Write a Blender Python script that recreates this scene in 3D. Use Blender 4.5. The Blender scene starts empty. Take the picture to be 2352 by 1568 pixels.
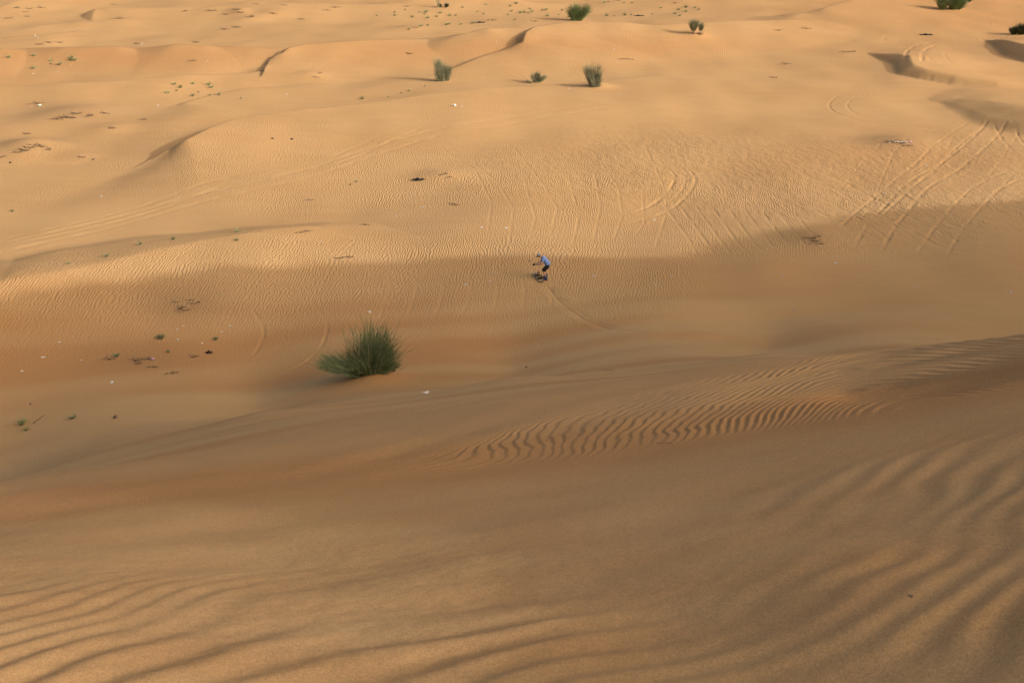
import bpy, bmesh, math, random
import numpy as np
from mathutils import Vector, Matrix
D = bpy.data
scene = bpy.context.scene
C = scene.collection

# ------------------------------------------------------------------ camera, sky, sun, exposure
F_PX = 5000.0                                   # focal length in photo pixels (4096 wide)
PITCH = math.radians(21.0)
cam_d = D.cameras.new('camera'); cam = D.objects.new('camera', cam_d); C.objects.link(cam)
cam_d.sensor_width = 36.0; cam_d.lens = F_PX / 4096 * 36.0
cam_d.clip_start = 0.1; cam_d.clip_end = 9000
cam.location = (0, 0, 0); cam.rotation_euler = (math.pi/2 - PITCH, 0, 0)
cam_d.dof.use_dof = True; cam_d.dof.focus_distance = 66.0; cam_d.dof.aperture_fstop = 7.0
scene.camera = cam

SUN_EL, SUN_BEHIND = math.radians(20.0), math.radians(28.0)
SUN_DIR = Vector((math.cos(SUN_EL)*math.cos(SUN_BEHIND), -math.cos(SUN_EL)*math.sin(SUN_BEHIND), math.sin(SUN_EL)))
w = D.worlds.new('World'); scene.world = w; w.use_nodes = True
nt = w.node_tree; bg = nt.nodes['Background']
sky = nt.nodes.new('ShaderNodeTexSky'); sky.sky_type = 'NISHITA'; sky.sun_disc = False
sky.sun_elevation = SUN_EL; sky.sun_rotation = math.atan2(SUN_DIR.x, SUN_DIR.y)
sky.air_density = 1.0; sky.dust_density = 10.0; sky.ozone_density = 0.0
nt.links.new(sky.outputs[0], bg.inputs[0]); bg.inputs[1].default_value = 0.15
sun_d = D.lights.new('sun', 'SUN'); sun = D.objects.new('sun', sun_d); C.objects.link(sun)
sun_d.energy = 2.0; sun_d.angle = math.radians(0.6); sun_d.color = (1.0, 1.0, 1.0)
sun.rotation_euler = (-SUN_DIR).to_track_quat('-Z', 'Y').to_euler()
scene.view_settings.view_transform = 'Standard'; scene.view_settings.look = 'None'
scene.view_settings.exposure = 0.38; scene.view_settings.gamma = 1.0

# ------------------------------------------------------------------ helpers: rays, noise, splines
CP, SP = math.cos(PITCH), math.sin(PITCH)
def ray(px, py):
    """direction of a photo position given in 2352 x 1568 units"""
    a = (np.asarray(px, float) - 1176) * 1.7416 / F_PX
    b = (784 - np.asarray(py, float)) * 1.7416 / F_PX
    return np.stack([a, CP + b*SP, -SP + b*CP], -1)
def at_r(px, py, r):
    d = ray(px, py); k = r / math.hypot(d[0], d[1]); return d * k

_rng = np.random.RandomState(7)
_perm = np.concatenate([_rng.permutation(4096)]*2)
_ang = _rng.rand(4096) * 2*np.pi
_gx, _gy = np.cos(_ang), np.sin(_ang)
def noise(x, y, seed=0):
    x = x + seed*37.7; y = y + seed*91.3
    xi = np.floor(x).astype(np.int64); yi = np.floor(y).astype(np.int64)
    xf = x - xi; yf = y - yi
    u = xf*xf*xf*(xf*(xf*6-15)+10); v = yf*yf*yf*(yf*(yf*6-15)+10)
    def g(ix, iy, fx, fy):
        h = _perm[(_perm[ix & 4095] + iy) & 4095]
        return _gx[h]*fx + _gy[h]*fy
    a = g(xi, yi, xf, yf); b = g(xi+1, yi, xf-1, yf); c = g(xi, yi+1, xf, yf-1); d = g(xi+1, yi+1, xf-1, yf-1)
    return (a + u*(b-a) + v*((c + u*(d-c)) - (a + u*(b-a)))) * 1.5
def sstep(e0, e1, x):
    t = np.clip((x-e0)/(e1-e0), 0, 1); return t*t*(3-2*t)

def tps_fit(P, v, lam=1e-6):
    P = np.asarray(P, float); v = np.asarray(v, float); n = len(P)
    d2 = ((P[:, None]-P[None])**2).sum(-1)
    K = 0.5*d2*np.log(d2+1e-12) + lam*np.eye(n)
    A = np.zeros((n+3, n+3)); A[:n, :n] = K; A[:n, n] = 1; A[:n, n+1:] = P; A[n, :n] = 1; A[n+1:, :n] = P.T
    s = np.linalg.solve(A, np.concatenate([v, [0, 0, 0]])); return P, s
def tps_eval(m, x, y):
    P, s = m; n = len(P); sh = x.shape; x = x.ravel(); y = y.ravel(); out = s[n] + s[n+1]*x + s[n+2]*y
    for i in range(n):
        d2 = (x-P[i, 0])**2 + (y-P[i, 1])**2
        out = out + s[i]*0.5*d2*np.log(d2+1e-12)
    return out.reshape(sh)

# ------------------------------------------------------------------ the lie of the land: survey points
FLOOR = -22.0
def warp(x, y):
    r = np.hypot(x, y) + 1e-9; k = np.log(1 + r/4.0)/r
    return x*k, y*k
pts = []
def S(px, py, r): pts.append(tuple(at_r(px, py, r)))
for px, y0, ra, y1, rb, y2, rc in [(-250, 1568, 4.1, 1290, 7.1, 1218, 9.9),
                                   (0, 1568, 4.0, 1280, 6.9, 1185, 9.6), (588, 1568, 3.8, 1270, 6.6, 1125, 9.5),
                                   (1176, 1568, 3.6, 1240, 6.2, 1070, 9.4), (1764, 1568, 3.4, 1190, 5.9, 985, 9.3),
                                   (2352, 1568, 3.2, 1140, 5.6, 880, 9.2), (2650, 1568, 3.1, 1100, 5.4, 830, 9.2)]:
    S(px, y0, ra); S(px, y1, rb); S(px, y2, rc)
# far lip of the shoulder, then the long face down to the flat
LIP = [(-250, 1165, 11.0), (0, 1128, 11.2), (588, 1045, 11.8), (1176, 930, 12.8), (1764, 830, 14.2), (2352, 768, 16.5), (2700, 740, 18)]
FOOT = [(-250, 990, 47.), (0, 965, 48.), (588, 893, 51.5), (1176, 845, 54.), (1764, 778, 58.), (2352, 735, 60.5), (2700, 715, 62)]
for (a, b, r0), (c, d, r1) in zip(LIP, FOOT):
    p = at_r(a, b, r0); q = at_r(c, d, r1); pts.append(tuple(p))
    q = np.array([q[0], q[1], FLOOR]); pts.append(tuple(q))
    for t in (.25, .5, .75):
        m = p + (q-p)*t; m[2] -= 0.5*math.sin(math.pi*t); pts.append(tuple(m))
for px in (-400, 0, 588, 1176, 1764, 2352, 2750):
    for r in (70, 85, 110, 150, 230, 400, 900):
        d = at_r(px, 500, r); pts.append((d[0], d[1], FLOOR))
# out of the frame: the photographer's own crest and the country round it
pts += [(0, 0, -1.65), (3, .5, -1.6), (-3, 0, -2.3), (0, -4, -1.9), (8, -1, -3.2), (4.5, 2, -2.1), (-8, 2, -4.0), (-14, 8, -8.5), (-25, 14, -17),
        (-40, 25, -22), (-60, -20, -20), (-20, -15, -8), (0, -25, -8), (30, -30, -6), (20, 8, -5.5), (25, 20, -6), (40, 40, -17),
        (80, 20, -16), (100, -60, -18), (-120, 0, -22), (-300, 0, -22), (-100, -200, -22), (100, -300, -22), (300, 0, -22), (120, 60, -22),
        (0, -100, -18), (300, 300, -22), (-300, 300, -22)]
pts = np.array(pts)
q = np.stack(warp(pts[:, 0], pts[:, 1]), -1)
# work with z divided by distance^.5 so that near and far weigh alike
BASE = tps_fit(q, pts[:, 2], 1e-4)
RIDGE = [(30, -40, 4), (34, -19, 9.0), (37, -10, 12.0), (40, -2, 12), (43, 10, 11.0), (48, 20, 10.5), (54, 29, 8.4), (60, 37, 4.6), (65, 43, .6), (70, 48, .5), (73.5, 53, -.4), (77, 59, -3.0), (80, 66, -6), (85, 78, -9), (91, 92, -12), (95, 105, -24)]
def side_of(x, y, P, i, t, dx, dy, ax, ay):
    """signed area to the segment, or to the bisector where the nearest point is a bend"""
    cr = dx*(y-ay)-dy*(x-ax); l = math.hypot(dx, dy)
    for end, k in ((t <= 0, i-1), (t >= 1, i+1)):
        if 0 <= k < len(P)-1:
            ex, ey = P[k+1][0]-P[k][0], P[k+1][1]-P[k][1]; le = math.hypot(ex, ey)
            bx, by = dx/l+ex/le, dy/l+ey/le; vx, vy = P[i] if k < i else P[i+1]
            cr = np.where(end, (bx*(y-vy)-by*(x-vx))*l, cr)
    return cr
def poly_near(x, y, P, H):
    """distance to a polyline, value H at the nearest point, side (+ = left of travel), arclength"""
    best = np.full(x.shape, 1e18); hv = np.zeros(x.shape); side = np.zeros(x.shape); al = np.zeros(x.shape); L = 0
    for i in range(len(P)-1):
        ax, ay = P[i]; bx, by = P[i+1]; dx, dy = bx-ax, by-ay; l2 = dx*dx+dy*dy
        t = np.clip(((x-ax)*dx + (y-ay)*dy)/l2, 0, 1)
        ex, ey = x-(ax+t*dx), y-(ay+t*dy); d = ex*ex+ey*ey
        m = d < best
        best = np.where(m, d, best); hv = np.where(m, H[i]+(H[i+1]-H[i])*t, hv)
        side = np.where(m, side_of(x, y, P, i, t, dx, dy, ax, ay), side); al = np.where(m, L+t*math.sqrt(l2), al); L += math.sqrt(l2)
    return np.sqrt(best), hv, np.sign(side), al
def poly_soft(x, y, P, H):
    """as poly_near, but the value blends smoothly along the line"""
    best = np.full(x.shape, 1e18); side = np.zeros(x.shape); sw = np.zeros(x.shape); sh = np.zeros(x.shape); hn = np.zeros(x.shape)
    for i in range(len(P)-1):
        ax, ay = P[i]; bx, by = P[i+1]; dx, dy = bx-ax, by-ay; l2 = dx*dx+dy*dy
        t = np.clip(((x-ax)*dx + (y-ay)*dy)/l2, 0, 1)
        ex, ey = x-(ax+t*dx), y-(ay+t*dy); d = ex*ex+ey*ey
        m = d < best
        hh = H[i]+(H[i+1]-H[i])*t; w_ = math.sqrt(l2)/(d+.08)**1.5
        sw += w_; sh += w_*hh
        cr = dx*(y-ay)-dy*(x-ax)
        best = np.where(m, d, best); side = np.where(m, side_of(x, y, P, i, t, dx, dy, ax, ay), side); sn = np.abs(cr)/math.sqrt(l2)/(np.sqrt(d)+1e-6); en = ((t <= 0) & (i == 0)) | ((t >= 1) & (i == len(P)-2)); hn = np.where(m, np.where(en, sn, 1), hn)
    return np.sqrt(best), sh/sw*sstep(.15, .95, hn), np.sign(side)
def smax(a, b, k):
    h = np.clip(.5+.5*(a-b)/k, 0, 1); return b+(a-b)*h + k*h*(1-h)
def base(x, y):
    x = np.asarray(x, float); y = np.asarray(y, float)
    wx, wy = warp(x, y); z = tps_eval(BASE, wx, wy)
    far = sstep(250, 900, np.hypot(x, y)); z = z*(1-far) + FLOOR*far
    d, h, s, _ = poly_near(x, y, [(a, b) for a, b, c in RIDGE], [c for a, b, c in RIDGE])
    zr = h - np.where(s > 0, .80, .45)*d + 0.5*noise(x/9, y/9, 5)
    return smax(z, np.maximum(zr, -60), 1.2)
def unproject(px, py, h=0.0, fn=None, r0=2.5, r1=600):
    """where the ray of a photo position meets the land raised by h"""
    fn = fn or base; d = ray(px, py); d = d/math.hypot(d[0], d[1])
    rs = np.exp(np.linspace(math.log(r0), math.log(r1), 500))
    f = rs*d[2] - (fn(rs*d[0], rs*d[1]) + h); k = np.argmax(f < 0)
    if f[k] >= 0: k = len(rs)-1
    a, b = rs[max(k-1, 0)], rs[k]
    for _ in range(3):
        rr = np.linspace(a, b, 9); f = rr*d[2] - (fn(rr*d[0], rr*d[1]) + h); k = max(int(np.argmax(f < 0)), 1); a, b = rr[k-1], rr[k]
    return d[0]*b, d[1]*b

# each low dune: crest (photo x, photo y, height), width of its sunny side, slope of its lee side, rounding
DUNES_PX = [
 # long low ridge left of the flat
 ([(-300, 690, 0.52), (-150, 668, 1.17), (0, 650, 1.69), (150, 620, 1.82), (300, 592, 1.56), (450, 560, 1.30), (600, 540, .85), (740, 527, .4), (860, 517, .0)], 10.5, .16, .6),
 # big rippled dune with slip face on its left end
 ([(300, 383, .0), (345, 362, .25), (385, 341, .7), (430, 318, 1.4), (480, 295, 1.6), (530, 278, 1.3), (600, 264, 1.0), (700, 250, 1.1), (800, 238, 1.15), (950, 222, 1.1), (1100, 206, 1.0), (1300, 190, .5), (1500, 178, .1)], 20, .58, .06),
 ([(-200, 200, 0.84), (0, 194, 0.98), (200, 189, 1.12), (330, 184, 0.98), (480, 172, 0.70), (600, 165, 0.28), (700, 160, 0.00)], 13, .3, .3),
 ([(360, 262, .0), (400, 248, .1), (430, 238, .35), (465, 226, .4), (500, 214, .4), (560, 203, .4), (650, 194, .3), (800, 186, .0)], 9, .4, .15),
 ([(-150, 118, 0.97), (0, 114, 1.62), (60, 113, 1.22), (150, 109, 1.70), (270, 107, 1.78), (310, 110, 1.38), (400, 105, 1.78), (470, 108, 1.62), (500, 111, 1.30), (560, 109, 1.30), (620, 108, 0.65)], 14, .15, .8),
 ([(595, 150, 0.00), (612, 140, 0.24), (630, 131, 0.81), (650, 120, 1.46), (668, 106, 1.78), (700, 98, 1.94), (760, 92, 2.03), (850, 88, 1.78), (950, 88, 1.30), (1040, 88, 0.49)], 15, .5, .1),
 ([(960, 90, 0.16), (1030, 80, 1.30), (1075, 71, 2.11), (1120, 63, 2.43), (1160, 62, 2.27), (1195, 66, 1.46)], 15, .3, .4),
 ([(1160, 128, 0.00), (1174, 122, 0.16), (1187, 110, 0.97), (1200, 97, 1.78), (1206, 86, 2.11), (1210, 74, 2.27), (1230, 60, 2.43), (1300, 51, 2.43), (1400, 52, 2.27), (1500, 58, 1.94), (1600, 50, 1.94), (1700, 43, 1.94), (1850, 42, 1.30), (1980, 44, 0.16)], 17, .58, .08),
 ([(213, 52, .0), (214, 42, .3), (216, 30, .7), (222, 21, 1.0), (260, 17, 1.2), (400, 14, 1.3), (600, 10, 1.4), (900, 11, .9), (1050, 14, .1)], 14, .35, .15),
 ([(-100, 80, .3), (0, 74, .5), (100, 60, .6), (215, 50, .6), (256, 45, .6), (330, 37, .5), (420, 30, .1)], 12, .3, .3),
 ([(-100, 92, .3), (0, 87, .4), (95, 81, .5), (170, 74, .4), (215, 66, .1)], 8, .3, .3),
 ([(-100, 22, .8), (0, 17, 1.0), (30, 5, 1.3), (70, -8, 1.3), (120, -15, 1.0)], 14, .5, .12),
 ([(800, 10, .0), (830, 8, .2), (865, 5, .6), (900, 2, 1.0), (960, -5, 1.4), (1100, -12, 1.4)], 16, .5, .12),
 ([(1560, 46, .0), (1640, 42, .1), (1720, 38, .3), (1780, 34, .7), (1840, 28, 1.3), (1890, 18, 1.8), (1918, 9, 2.0), (1960, 0, 2.0), (2060, -6, 1.8), (2250, -8, 1.0)], 28, .55, .1),
 ([(1480, -2, .2), (1580, -4, .8), (1700, -8, 1.0)], 12, .5, .15),
 # the right-hand mounds, slip faces turned towards the camera's left
 ([(2480, 210, .0), (2380, 200, .3), (2290, 188, .6), (2200, 172, .9), (2135, 160, 1.0), (2102, 150, 1.1), (2096, 140, 1.15), (2092, 130, 1.1), (2060, 127, .8), (2015, 127, .3), (1990, 126, .0)], 16, .55, .25),
 ([(2480, 122, 1.6), (2400, 111, 1.6), (2352, 103, 1.4), (2325, 98, 1.1), (2295, 94, .6), (2265, 93, .1), (2240, 92, 0)], 16, .55, .15),
 ([(2620, 285, 1.3), (2520, 268, 1.4), (2430, 254, 1.3), (2352, 242, 1.1), (2270, 230, .7), (2190, 224, .25), (2130, 222, .0)], 18, .22, 1.2),
]
DUNES = []
for line, W, lee, rnd in DUNES_PX:
    P = [unproject(a, b, h, None, 40) for a, b, h in line]
    DUNES.append((P, [h for a, b, h in line], W, lee, rnd))
def dunes(x, y):
    out = np.zeros(x.shape)
    for P, H, W, lee, rnd in DUNES:
        xs = [p[0] for p in P]; ys = [p[1] for p in P]; M = W+2
        m = (x > min(xs)-M) & (x < max(xs)+M) & (y > min(ys)-M) & (y < max(ys)+M)
        if not m.any(): continue
        X, Y = x[m], y[m]
        wob = .12*noise(X/2.5, Y/2.5, 3)
        d, h, s = poly_soft(X, Y, P, H)
        d = np.maximum(d + wob*np.minimum(d, 1), 0)
        wi = np.clip(1-d/(W*1.15), 0, 1); wind = h*(.55*wi*wi*(3-2*wi)+.45*wi*wi)
        dd = np.sqrt(d*d+rnd*rnd)-rnd
        t = np.clip(1-dd*lee/np.maximum(h, .02), 0, 1); le = h*np.where(t < .25, t*t*2+.0*t, t)
        le = h*(t*t*(1-sstep(0, .5, t)) + t*sstep(0, .5, t))
        out[m] = np.maximum(out[m], np.where(s > 0, le, wind))
    return out

# ------------------------------------------------------------------ near ripples: crest lines traced as guides
def guide_field(lines):
    P, v = [], []
    for ph, line in lines:
        W = [unproject(a, b) for a, b in line]
        for i, p in enumerate(W):
            P.append(p); v.append(ph)
            if i < len(W)-1: P.append(((p[0]+W[i+1][0])/2, (p[1]+W[i+1][1])/2)); v.append(ph)
    return tps_fit(P, v, 1e-3)
FORE = guide_field([
    (-3, [(0, 1430), (400, 1318), (800, 1245), (1200, 1195), (1600, 1110), (2000, 975), (2352, 885)]),
    (0, [(0, 1546), (239, 1450), (512, 1370), (800, 1310), (1176, 1262), (1500, 1200), (1764, 1120), (2000, 1030), (2200, 955), (2352, 905)]),
    (2, [(307, 1568), (581, 1501), (804, 1464), (1100, 1400), (1400, 1340), (1650, 1262), (1850, 1180), (2050, 1070), (2200, 985), (2352, 932)]),
    (4, [(900, 1568), (1176, 1500), (1500, 1420), (1750, 1330), (1950, 1220), (2100, 1110), (2250, 1015), (2352, 970)]),
    (6, [(1300, 1568), (1600, 1500), (1880, 1400), (2050, 1290), (2180, 1170), (2300, 1070), (2352, 1030)]),
    (8, [(1750, 1568), (2000, 1475), (2150, 1380), (2250, 1270), (2352, 1150)]),
    (10, [(2100, 1568), (2250, 1480), (2352, 1380)])])
BAND = guide_field([
    (-22, [(60, 1172), (300, 1140), (500, 1098), (700, 1050)]),
    (-14, [(350, 1152), (600, 1108), (800, 1050), (1000, 990)]),
    (-9, [(500, 1148), (700, 1107), (900, 1050), (1100, 985), (1250, 937)]),
    (-5, [(700, 1118), (860, 1080), (950, 1050), (1055, 1010), (1150, 975), (1300, 930), (1450, 890)]),
    (0, [(1129, 1055), (1132, 1017), (1163, 990), (1230, 965), (1370, 920), (1520, 880), (1640, 850)]),
    (5, [(1320, 1045), (1334, 1000), (1375, 962), (1450, 928), (1560, 890), (1700, 845), (1800, 818)]),
    (10, [(1520, 1010), (1540, 975), (1580, 942), (1640, 912), (1760, 868), (1920, 812), (2000, 795)]),
    (9, [(1990, 791), (2100, 784), (2220, 780), (2352, 776)]),
    (15, [(1700, 985), (1720, 950), (1760, 922), (1830, 885), (1920, 852), (2050, 838), (2200, 830), (2352, 828)]),
    (12, [(1860, 838), (1920, 824), (2000, 808), (2150, 802), (2352, 800)]),
    (20, [(1850, 950), (1875, 925), (1930, 902), (2050, 886), (2200, 874), (2352, 868)]),
    (25, [(1985, 935), (2010, 922), (2090, 908), (2200, 898)])])
LIP_W = [tuple(at_r(a, b-6, r))[:2] for a, b, r in LIP]
EDGE_W = [unproject(a, b) for a, b in [(-250, 1225), (0, 1180), (588, 1118), (1176, 1070), (1764, 985), (2352, 880), (2700, 830)]]

# ------------------------------------------------------------------ wheel tracks, drawn as centre lines of single ruts
def rut(line, w=.13, dep=.05, berm=.025): return ([unproject(a, b, 0, full0, 20) for a, b in line], w, dep, berm)
def full0(x, y): return base(x, y) + dunes(x, y)
def pair(line, off, w=.15, dep=.06, berm=.03):
    P = [unproject(a, b, 0, full0, 20) for a, b in line]; P = resample(P)
    out = []
    for s in (-off/2, off/2):
        Q = []
        for i, p in enumerate(P):
            a = P[max(i-1, 0)]; b = P[min(i+1, len(P)-1)]; tx, ty = b[0]-a[0], b[1]-a[1]; l = math.hypot(tx, ty)+1e-9
            Q.append((p[0]-ty/l*s, p[1]+tx/l*s))
        out.append((Q, w, dep, berm))
    return out
def resample(P, n=5):
    P = [P[0]] + list(P) + [P[-1]]; out = []
    for i in range(1, len(P)-2):
        p0, p1, p2, p3 = [np.array(P[k], float) for k in (i-1, i, i+1, i+2)]
        for k in range(n):
            t = k/n
            out.append(tuple(.5*((2*p1)+(-p0+p2)*t+(2*p0-5*p1+4*p2-p3)*t*t+(-p0+3*p1-3*p2+p3)*t**3)))
    out.append(tuple(P[-1])); return out
TR = []
TRK = 0
TR += pair([(1420, 505), (1480, 487), (1530, 462), (1565, 430), (1573, 405), (1555, 388)], 1.5, .2, .10, .05)
TR += pair([(1500, 470), (1545, 440), (1560, 415), (1550, 398)], .9, .15, .06, .03)
TR += pair([(2010, 215), (1950, 222), (1925, 240), (1945, 258), (2000, 275), (2100, 293), (2170, 303)], 1.7, .2, .08, .05)
TR += pair([(2150, 68), (2080, 76), (2048, 88), (2052, 96), (2085, 104)], 1.8, .25, .1, .06)
TR += pair([(2352, 82), (2240, 92), (2150, 103), (2105, 120), (2098, 140)], 1.8, .35, .14, .08)
TR += pair([(2300, 96), (2200, 108), (2150, 122), (2160, 140), (2230, 150), (2352, 162)], 2.2, .3, .06, .04)
TR += pair([(2352, 52), (2280, 50), (2255, 54), (2262, 60)], 1.8, .25, .1, .06)
TR += pair([(2100, 214), (2200, 217), (2352, 224)], 1.5, .15, .05, .03)
TR += pair([(2250, 270), (2180, 330), (2120, 390), (2060, 440), (2000, 490), (1960, 530)], 1.7, .2, .07, .04)
TR += pair([(2290, 275), (2240, 335), (2180, 385), (2110, 430), (2060, 480), (2020, 530), (1990, 580)], 1.7, .22, .08, .05)
TR += pair([(2352, 395), (2280, 425), (2230, 470), (2180, 530), (2140, 590)], 1.7, .2, .08, .04)
TR += pair([(2352, 355), (2325, 320), (2310, 290), (2300, 270)], 1.5, .2, .08, .05)
TR += pair([(1780, 345), (1850, 358), (1950, 378), (2050, 390), (2150, 393)], 1.7, .16, .05, .03)
TR += pair([(1850, 395), (1930, 430), (2020, 480), (2130, 540), (2200, 575), (2352, 605)], 1.6, .2, .07, .04)
TR += pair([(1900, 450), (1990, 500), (2080, 560)], 1.6, .2, .06, .04)
TR += pair([(0, 580), (200, 530), (400, 470), (560, 430), (760, 380), (950, 320), (1150, 280), (1400, 245), (1700, 215)], 1.7, .38, .07, .035)
TR += pair([(0, 568), (200, 520), (380, 463), (560, 400), (760, 370), (880, 320), (960, 290)], 1.6, .34, .055, .03)
TR += pair([(640, 700), (672, 735), (678, 770), (650, 815), (590, 845)], 3.2, .16, .07, .04)
TR += pair([(0, 965), (250, 938), (500, 905), (760, 868), (900, 850)], 1.7, .22, .03, .02)
for k in range(9):                                       # fan of older scuffed runs below the arc
    x0 = 1560 + k*38; TR.append(rut([(x0-40, 455+k*4), (x0-8, 500+k*4), (x0+22, 545+k*3), (x0+45, 590-k*3)], .16, .05, .03))
for k in range(7):
    x0 = 890 + k*62; TR.append(rut([(x0, 628+(k % 3)*8), (x0+6, 665), (x0-8+k*2, 705), (x0-20, 738-k*3)], .15, .045, .02))
for k in range(10):
    x0 = 1950 + k*42; TR.append(rut([(x0-60, 470+(k % 3)*9), (x0+10, 500+(k % 2)*10), (x0+90, 535)], .15, .05, .03))
for k in range(16):                                      # many faint older runs criss-crossing the right side
    x0 = 1780+k*37; TR.append(rut([(x0, 545-(k*53) % 60), (x0+70+(k*31) % 50, 470-(k*17) % 50), (x0+150+(k*23) % 60, 395-(k*29) % 50), (x0+230, 330-(k*13) % 40)] if k % 2 else
                                  [(x0-120, 400+(k*37) % 60), (x0, 440+(k*19) % 70), (x0+110, 495+(k*41) % 50), (x0+220, 560+(k*11) % 40)], .13, .045, .03))
for k in range(9):                                       # long sweeping scuffs in the middle
    TR.append(rut([(1000+k*60, 330+(k*23) % 60), (1090+k*55, 395+(k*31) % 50), (1130+k*50, 470+(k*17) % 40), (1120+k*48, 540+(k*29) % 40)], .13, .04, .025))
for k in range(6):
    TR.append(rut([(1540+k*22, 383-k*5), (1600+k*30, 372+k*9), (1680+k*30, 400+k*12)], .14, .04, .02))
# the trail the board left coming down the face
TR.append(rut([(1247, 648), (1262, 668), (1285, 695), (1312, 717), (1345, 735), (1400, 752), (1470, 765), (1560, 775), (1700, 780)], .14, .07, .05))
TR.append(rut([(1252, 655), (1280, 690), (1312, 715), (1350, 735), (1405, 752), (1480, 764), (1600, 772), (1800, 776)], .5, .08, .05))
TR.append(rut([(1252, 646), (1282, 656), (1296, 663)], .12, .05, .05))

def relief(x, y):
    """height of everything finer than the dunes, plus masks for the material"""
    r = np.hypot(x, y)
    z = np.zeros(x.shape)
    near = 1-sstep(16, 30, r); mid = sstep(35, 50, r)*(1-sstep(400, 900, r))
    # gentle swells
    z += mid*(.30*noise(x/16, y/22, 1) + .10*noise(x/5, y/8, 2))
    z += sstep(12, 20, r)*(1-sstep(46, 56, r))*(.16*noise(x/14+y/40, y/5-x/16, 11) + .06*noise(x/5, y/2.2-x/7, 12))
    z += near*.02*noise(x/1.1, y/.8, 4)
    z += sstep(44, 50, r)*(1-sstep(62, 72, r))*sstep(-6, 10, x)*(.16*noise(x/20+y/30, y/3.2-x/14, 61))
    # foreground sand waves
    vis = (np.abs(np.arctan2(x, y)) < .62) & (r > 2) & (r < 19)
    X, Y, R = x[vis], y[vis], r[vis]
    dE, _, sE, _ = poly_near(X, Y, EDGE_W, [0]*len(EDGE_W)); dE = dE*sE      # + beyond the hollow
    dL, _, sL, _ = poly_near(X, Y, LIP_W, [0]*len(LIP_W)); dL = dL*sL        # + beyond the lip
    ph = tps_eval(FORE, X, Y) + .25*noise(X/.8, Y/.7, 6) + .7*noise(X/1.8, Y/1.5, 7)
    az = np.arctan2(X, Y)
    amp = .0064*np.clip(.75+.9*noise(X/1.3, Y/1.0, 8), .1, 1.4)
    fade = 1 - sstep(3.9, 6.6, R + .5*noise(X/1.2, Y/1.2, 9) - 2.6*sstep(.0, .32, az))
    sw = ph*2*np.pi; wave = np.sin(sw + .25*np.sin(sw))
    rt = sstep(.02, .22, az); sw2 = (ph*.85 + .35*noise(X/.9, Y/.8, 40))*2*np.pi
    wave = wave*(1-rt) + 1.15*rt*np.sin(sw2)*np.clip(.7+1.2*noise(X/.9, Y/.9, 41), 0, 1.3)
    zz = amp*fade*(1-sstep(-2.6, -.6, dE))*wave
    zz += .0022*(1-sstep(5, 9, R))*noise(X/.13, Y/.1, 42) + .007*(1-sstep(5, 8, R))*noise(X/.5, Y/.35, 43)
    zz += .05*(1-sstep(4, 8, R))*noise(X/.9+4, Y/1.4, 10)*sstep(.0, .25, az)
    ph = 1.5*tps_eval(BAND, X, Y) + (.26-.17*sstep(.12, .3, az))*noise(X/.2, Y/.26, 13) + (.45-.2*sstep(.12, .3, az))*noise(X/.8, Y/.6, 14)
    sw = ph*2*np.pi; tooth = np.sin(sw + (.5-1.0*sstep(.12, .3, az))*np.sin(sw))
    m = sstep(-.25, .55, dE + .18*noise(X/.5, Y/.5, 15))*(1-sstep(-1.5, -.1, dL + .3*noise(X/.8, Y/.8, 16)))*sstep(-.62, -.3, az)
    zz += .0047*m*(1+1.1*sstep(.1, .3, az))*np.clip(.85+.5*noise(X/.8, Y/.6, 17), .4, 1.2)*tooth
    z[vis] += zz
    # ruts
    trk = np.zeros(x.shape)
    for P, w_, dep, berm in TR:
        xs = [p[0] for p in P]; ys = [p[1] for p in P]
        m = (x > min(xs)-1) & (x < max(xs)+1) & (y > min(ys)-1) & (y < max(ys)+1)
        if not m.any(): continue
        X, Y = x[m], y[m]
        d, h, s, al = poly_near(X, Y, P, [0]*len(P)); L = al.max()+1e-6
        e = sstep(0, 1.2, al)*sstep(0, 1.2, L-al)
        u = d/(w_*.6*(1+.5*noise(X/.5, Y/.5, 20)))
        prof = -.43*dep*np.exp(-u*u) + .27*berm*np.exp(-((u-1.7)/.5)**2)
        f = np.clip(.75+1.1*noise(X/1.6, Y/1.6, 21), .15, 1.2)
        z[m] += prof*e*f; trk[m] = np.maximum(trk[m], e*np.exp(-(u/1.8)**2))
    return z, trk

def blob(x, y, px, py, rx, ry, fn=None):
    """soft mask round a photo position, radii in metres"""
    c = unproject(px, py, 0, fn or full0); return np.exp(-((x-c[0])/rx)**2-((y-c[1])/ry)**2)

MOUNDS = []   # small sand mounds gathered at the foot of plants: x, y, radius, height
def height(x, y):
    sc_ = np.isscalar(x); x = np.atleast_1d(np.asarray(x, float)); y = np.atleast_1d(np.asarray(y, float))
    z = base(x, y) + dunes(x, y)
    for mx, my, mr, mh in MOUNDS: z = z + mh*np.exp(-((x-mx)**2+(y-my)**2)/mr**2)
    z = z + relief(x, y)[0]
    return float(z[0]) if sc_ else z
def ground(px, py):
    x, y = unproject(px, py, 0, full0); return Vector((x, y, height(x, y)))

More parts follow.
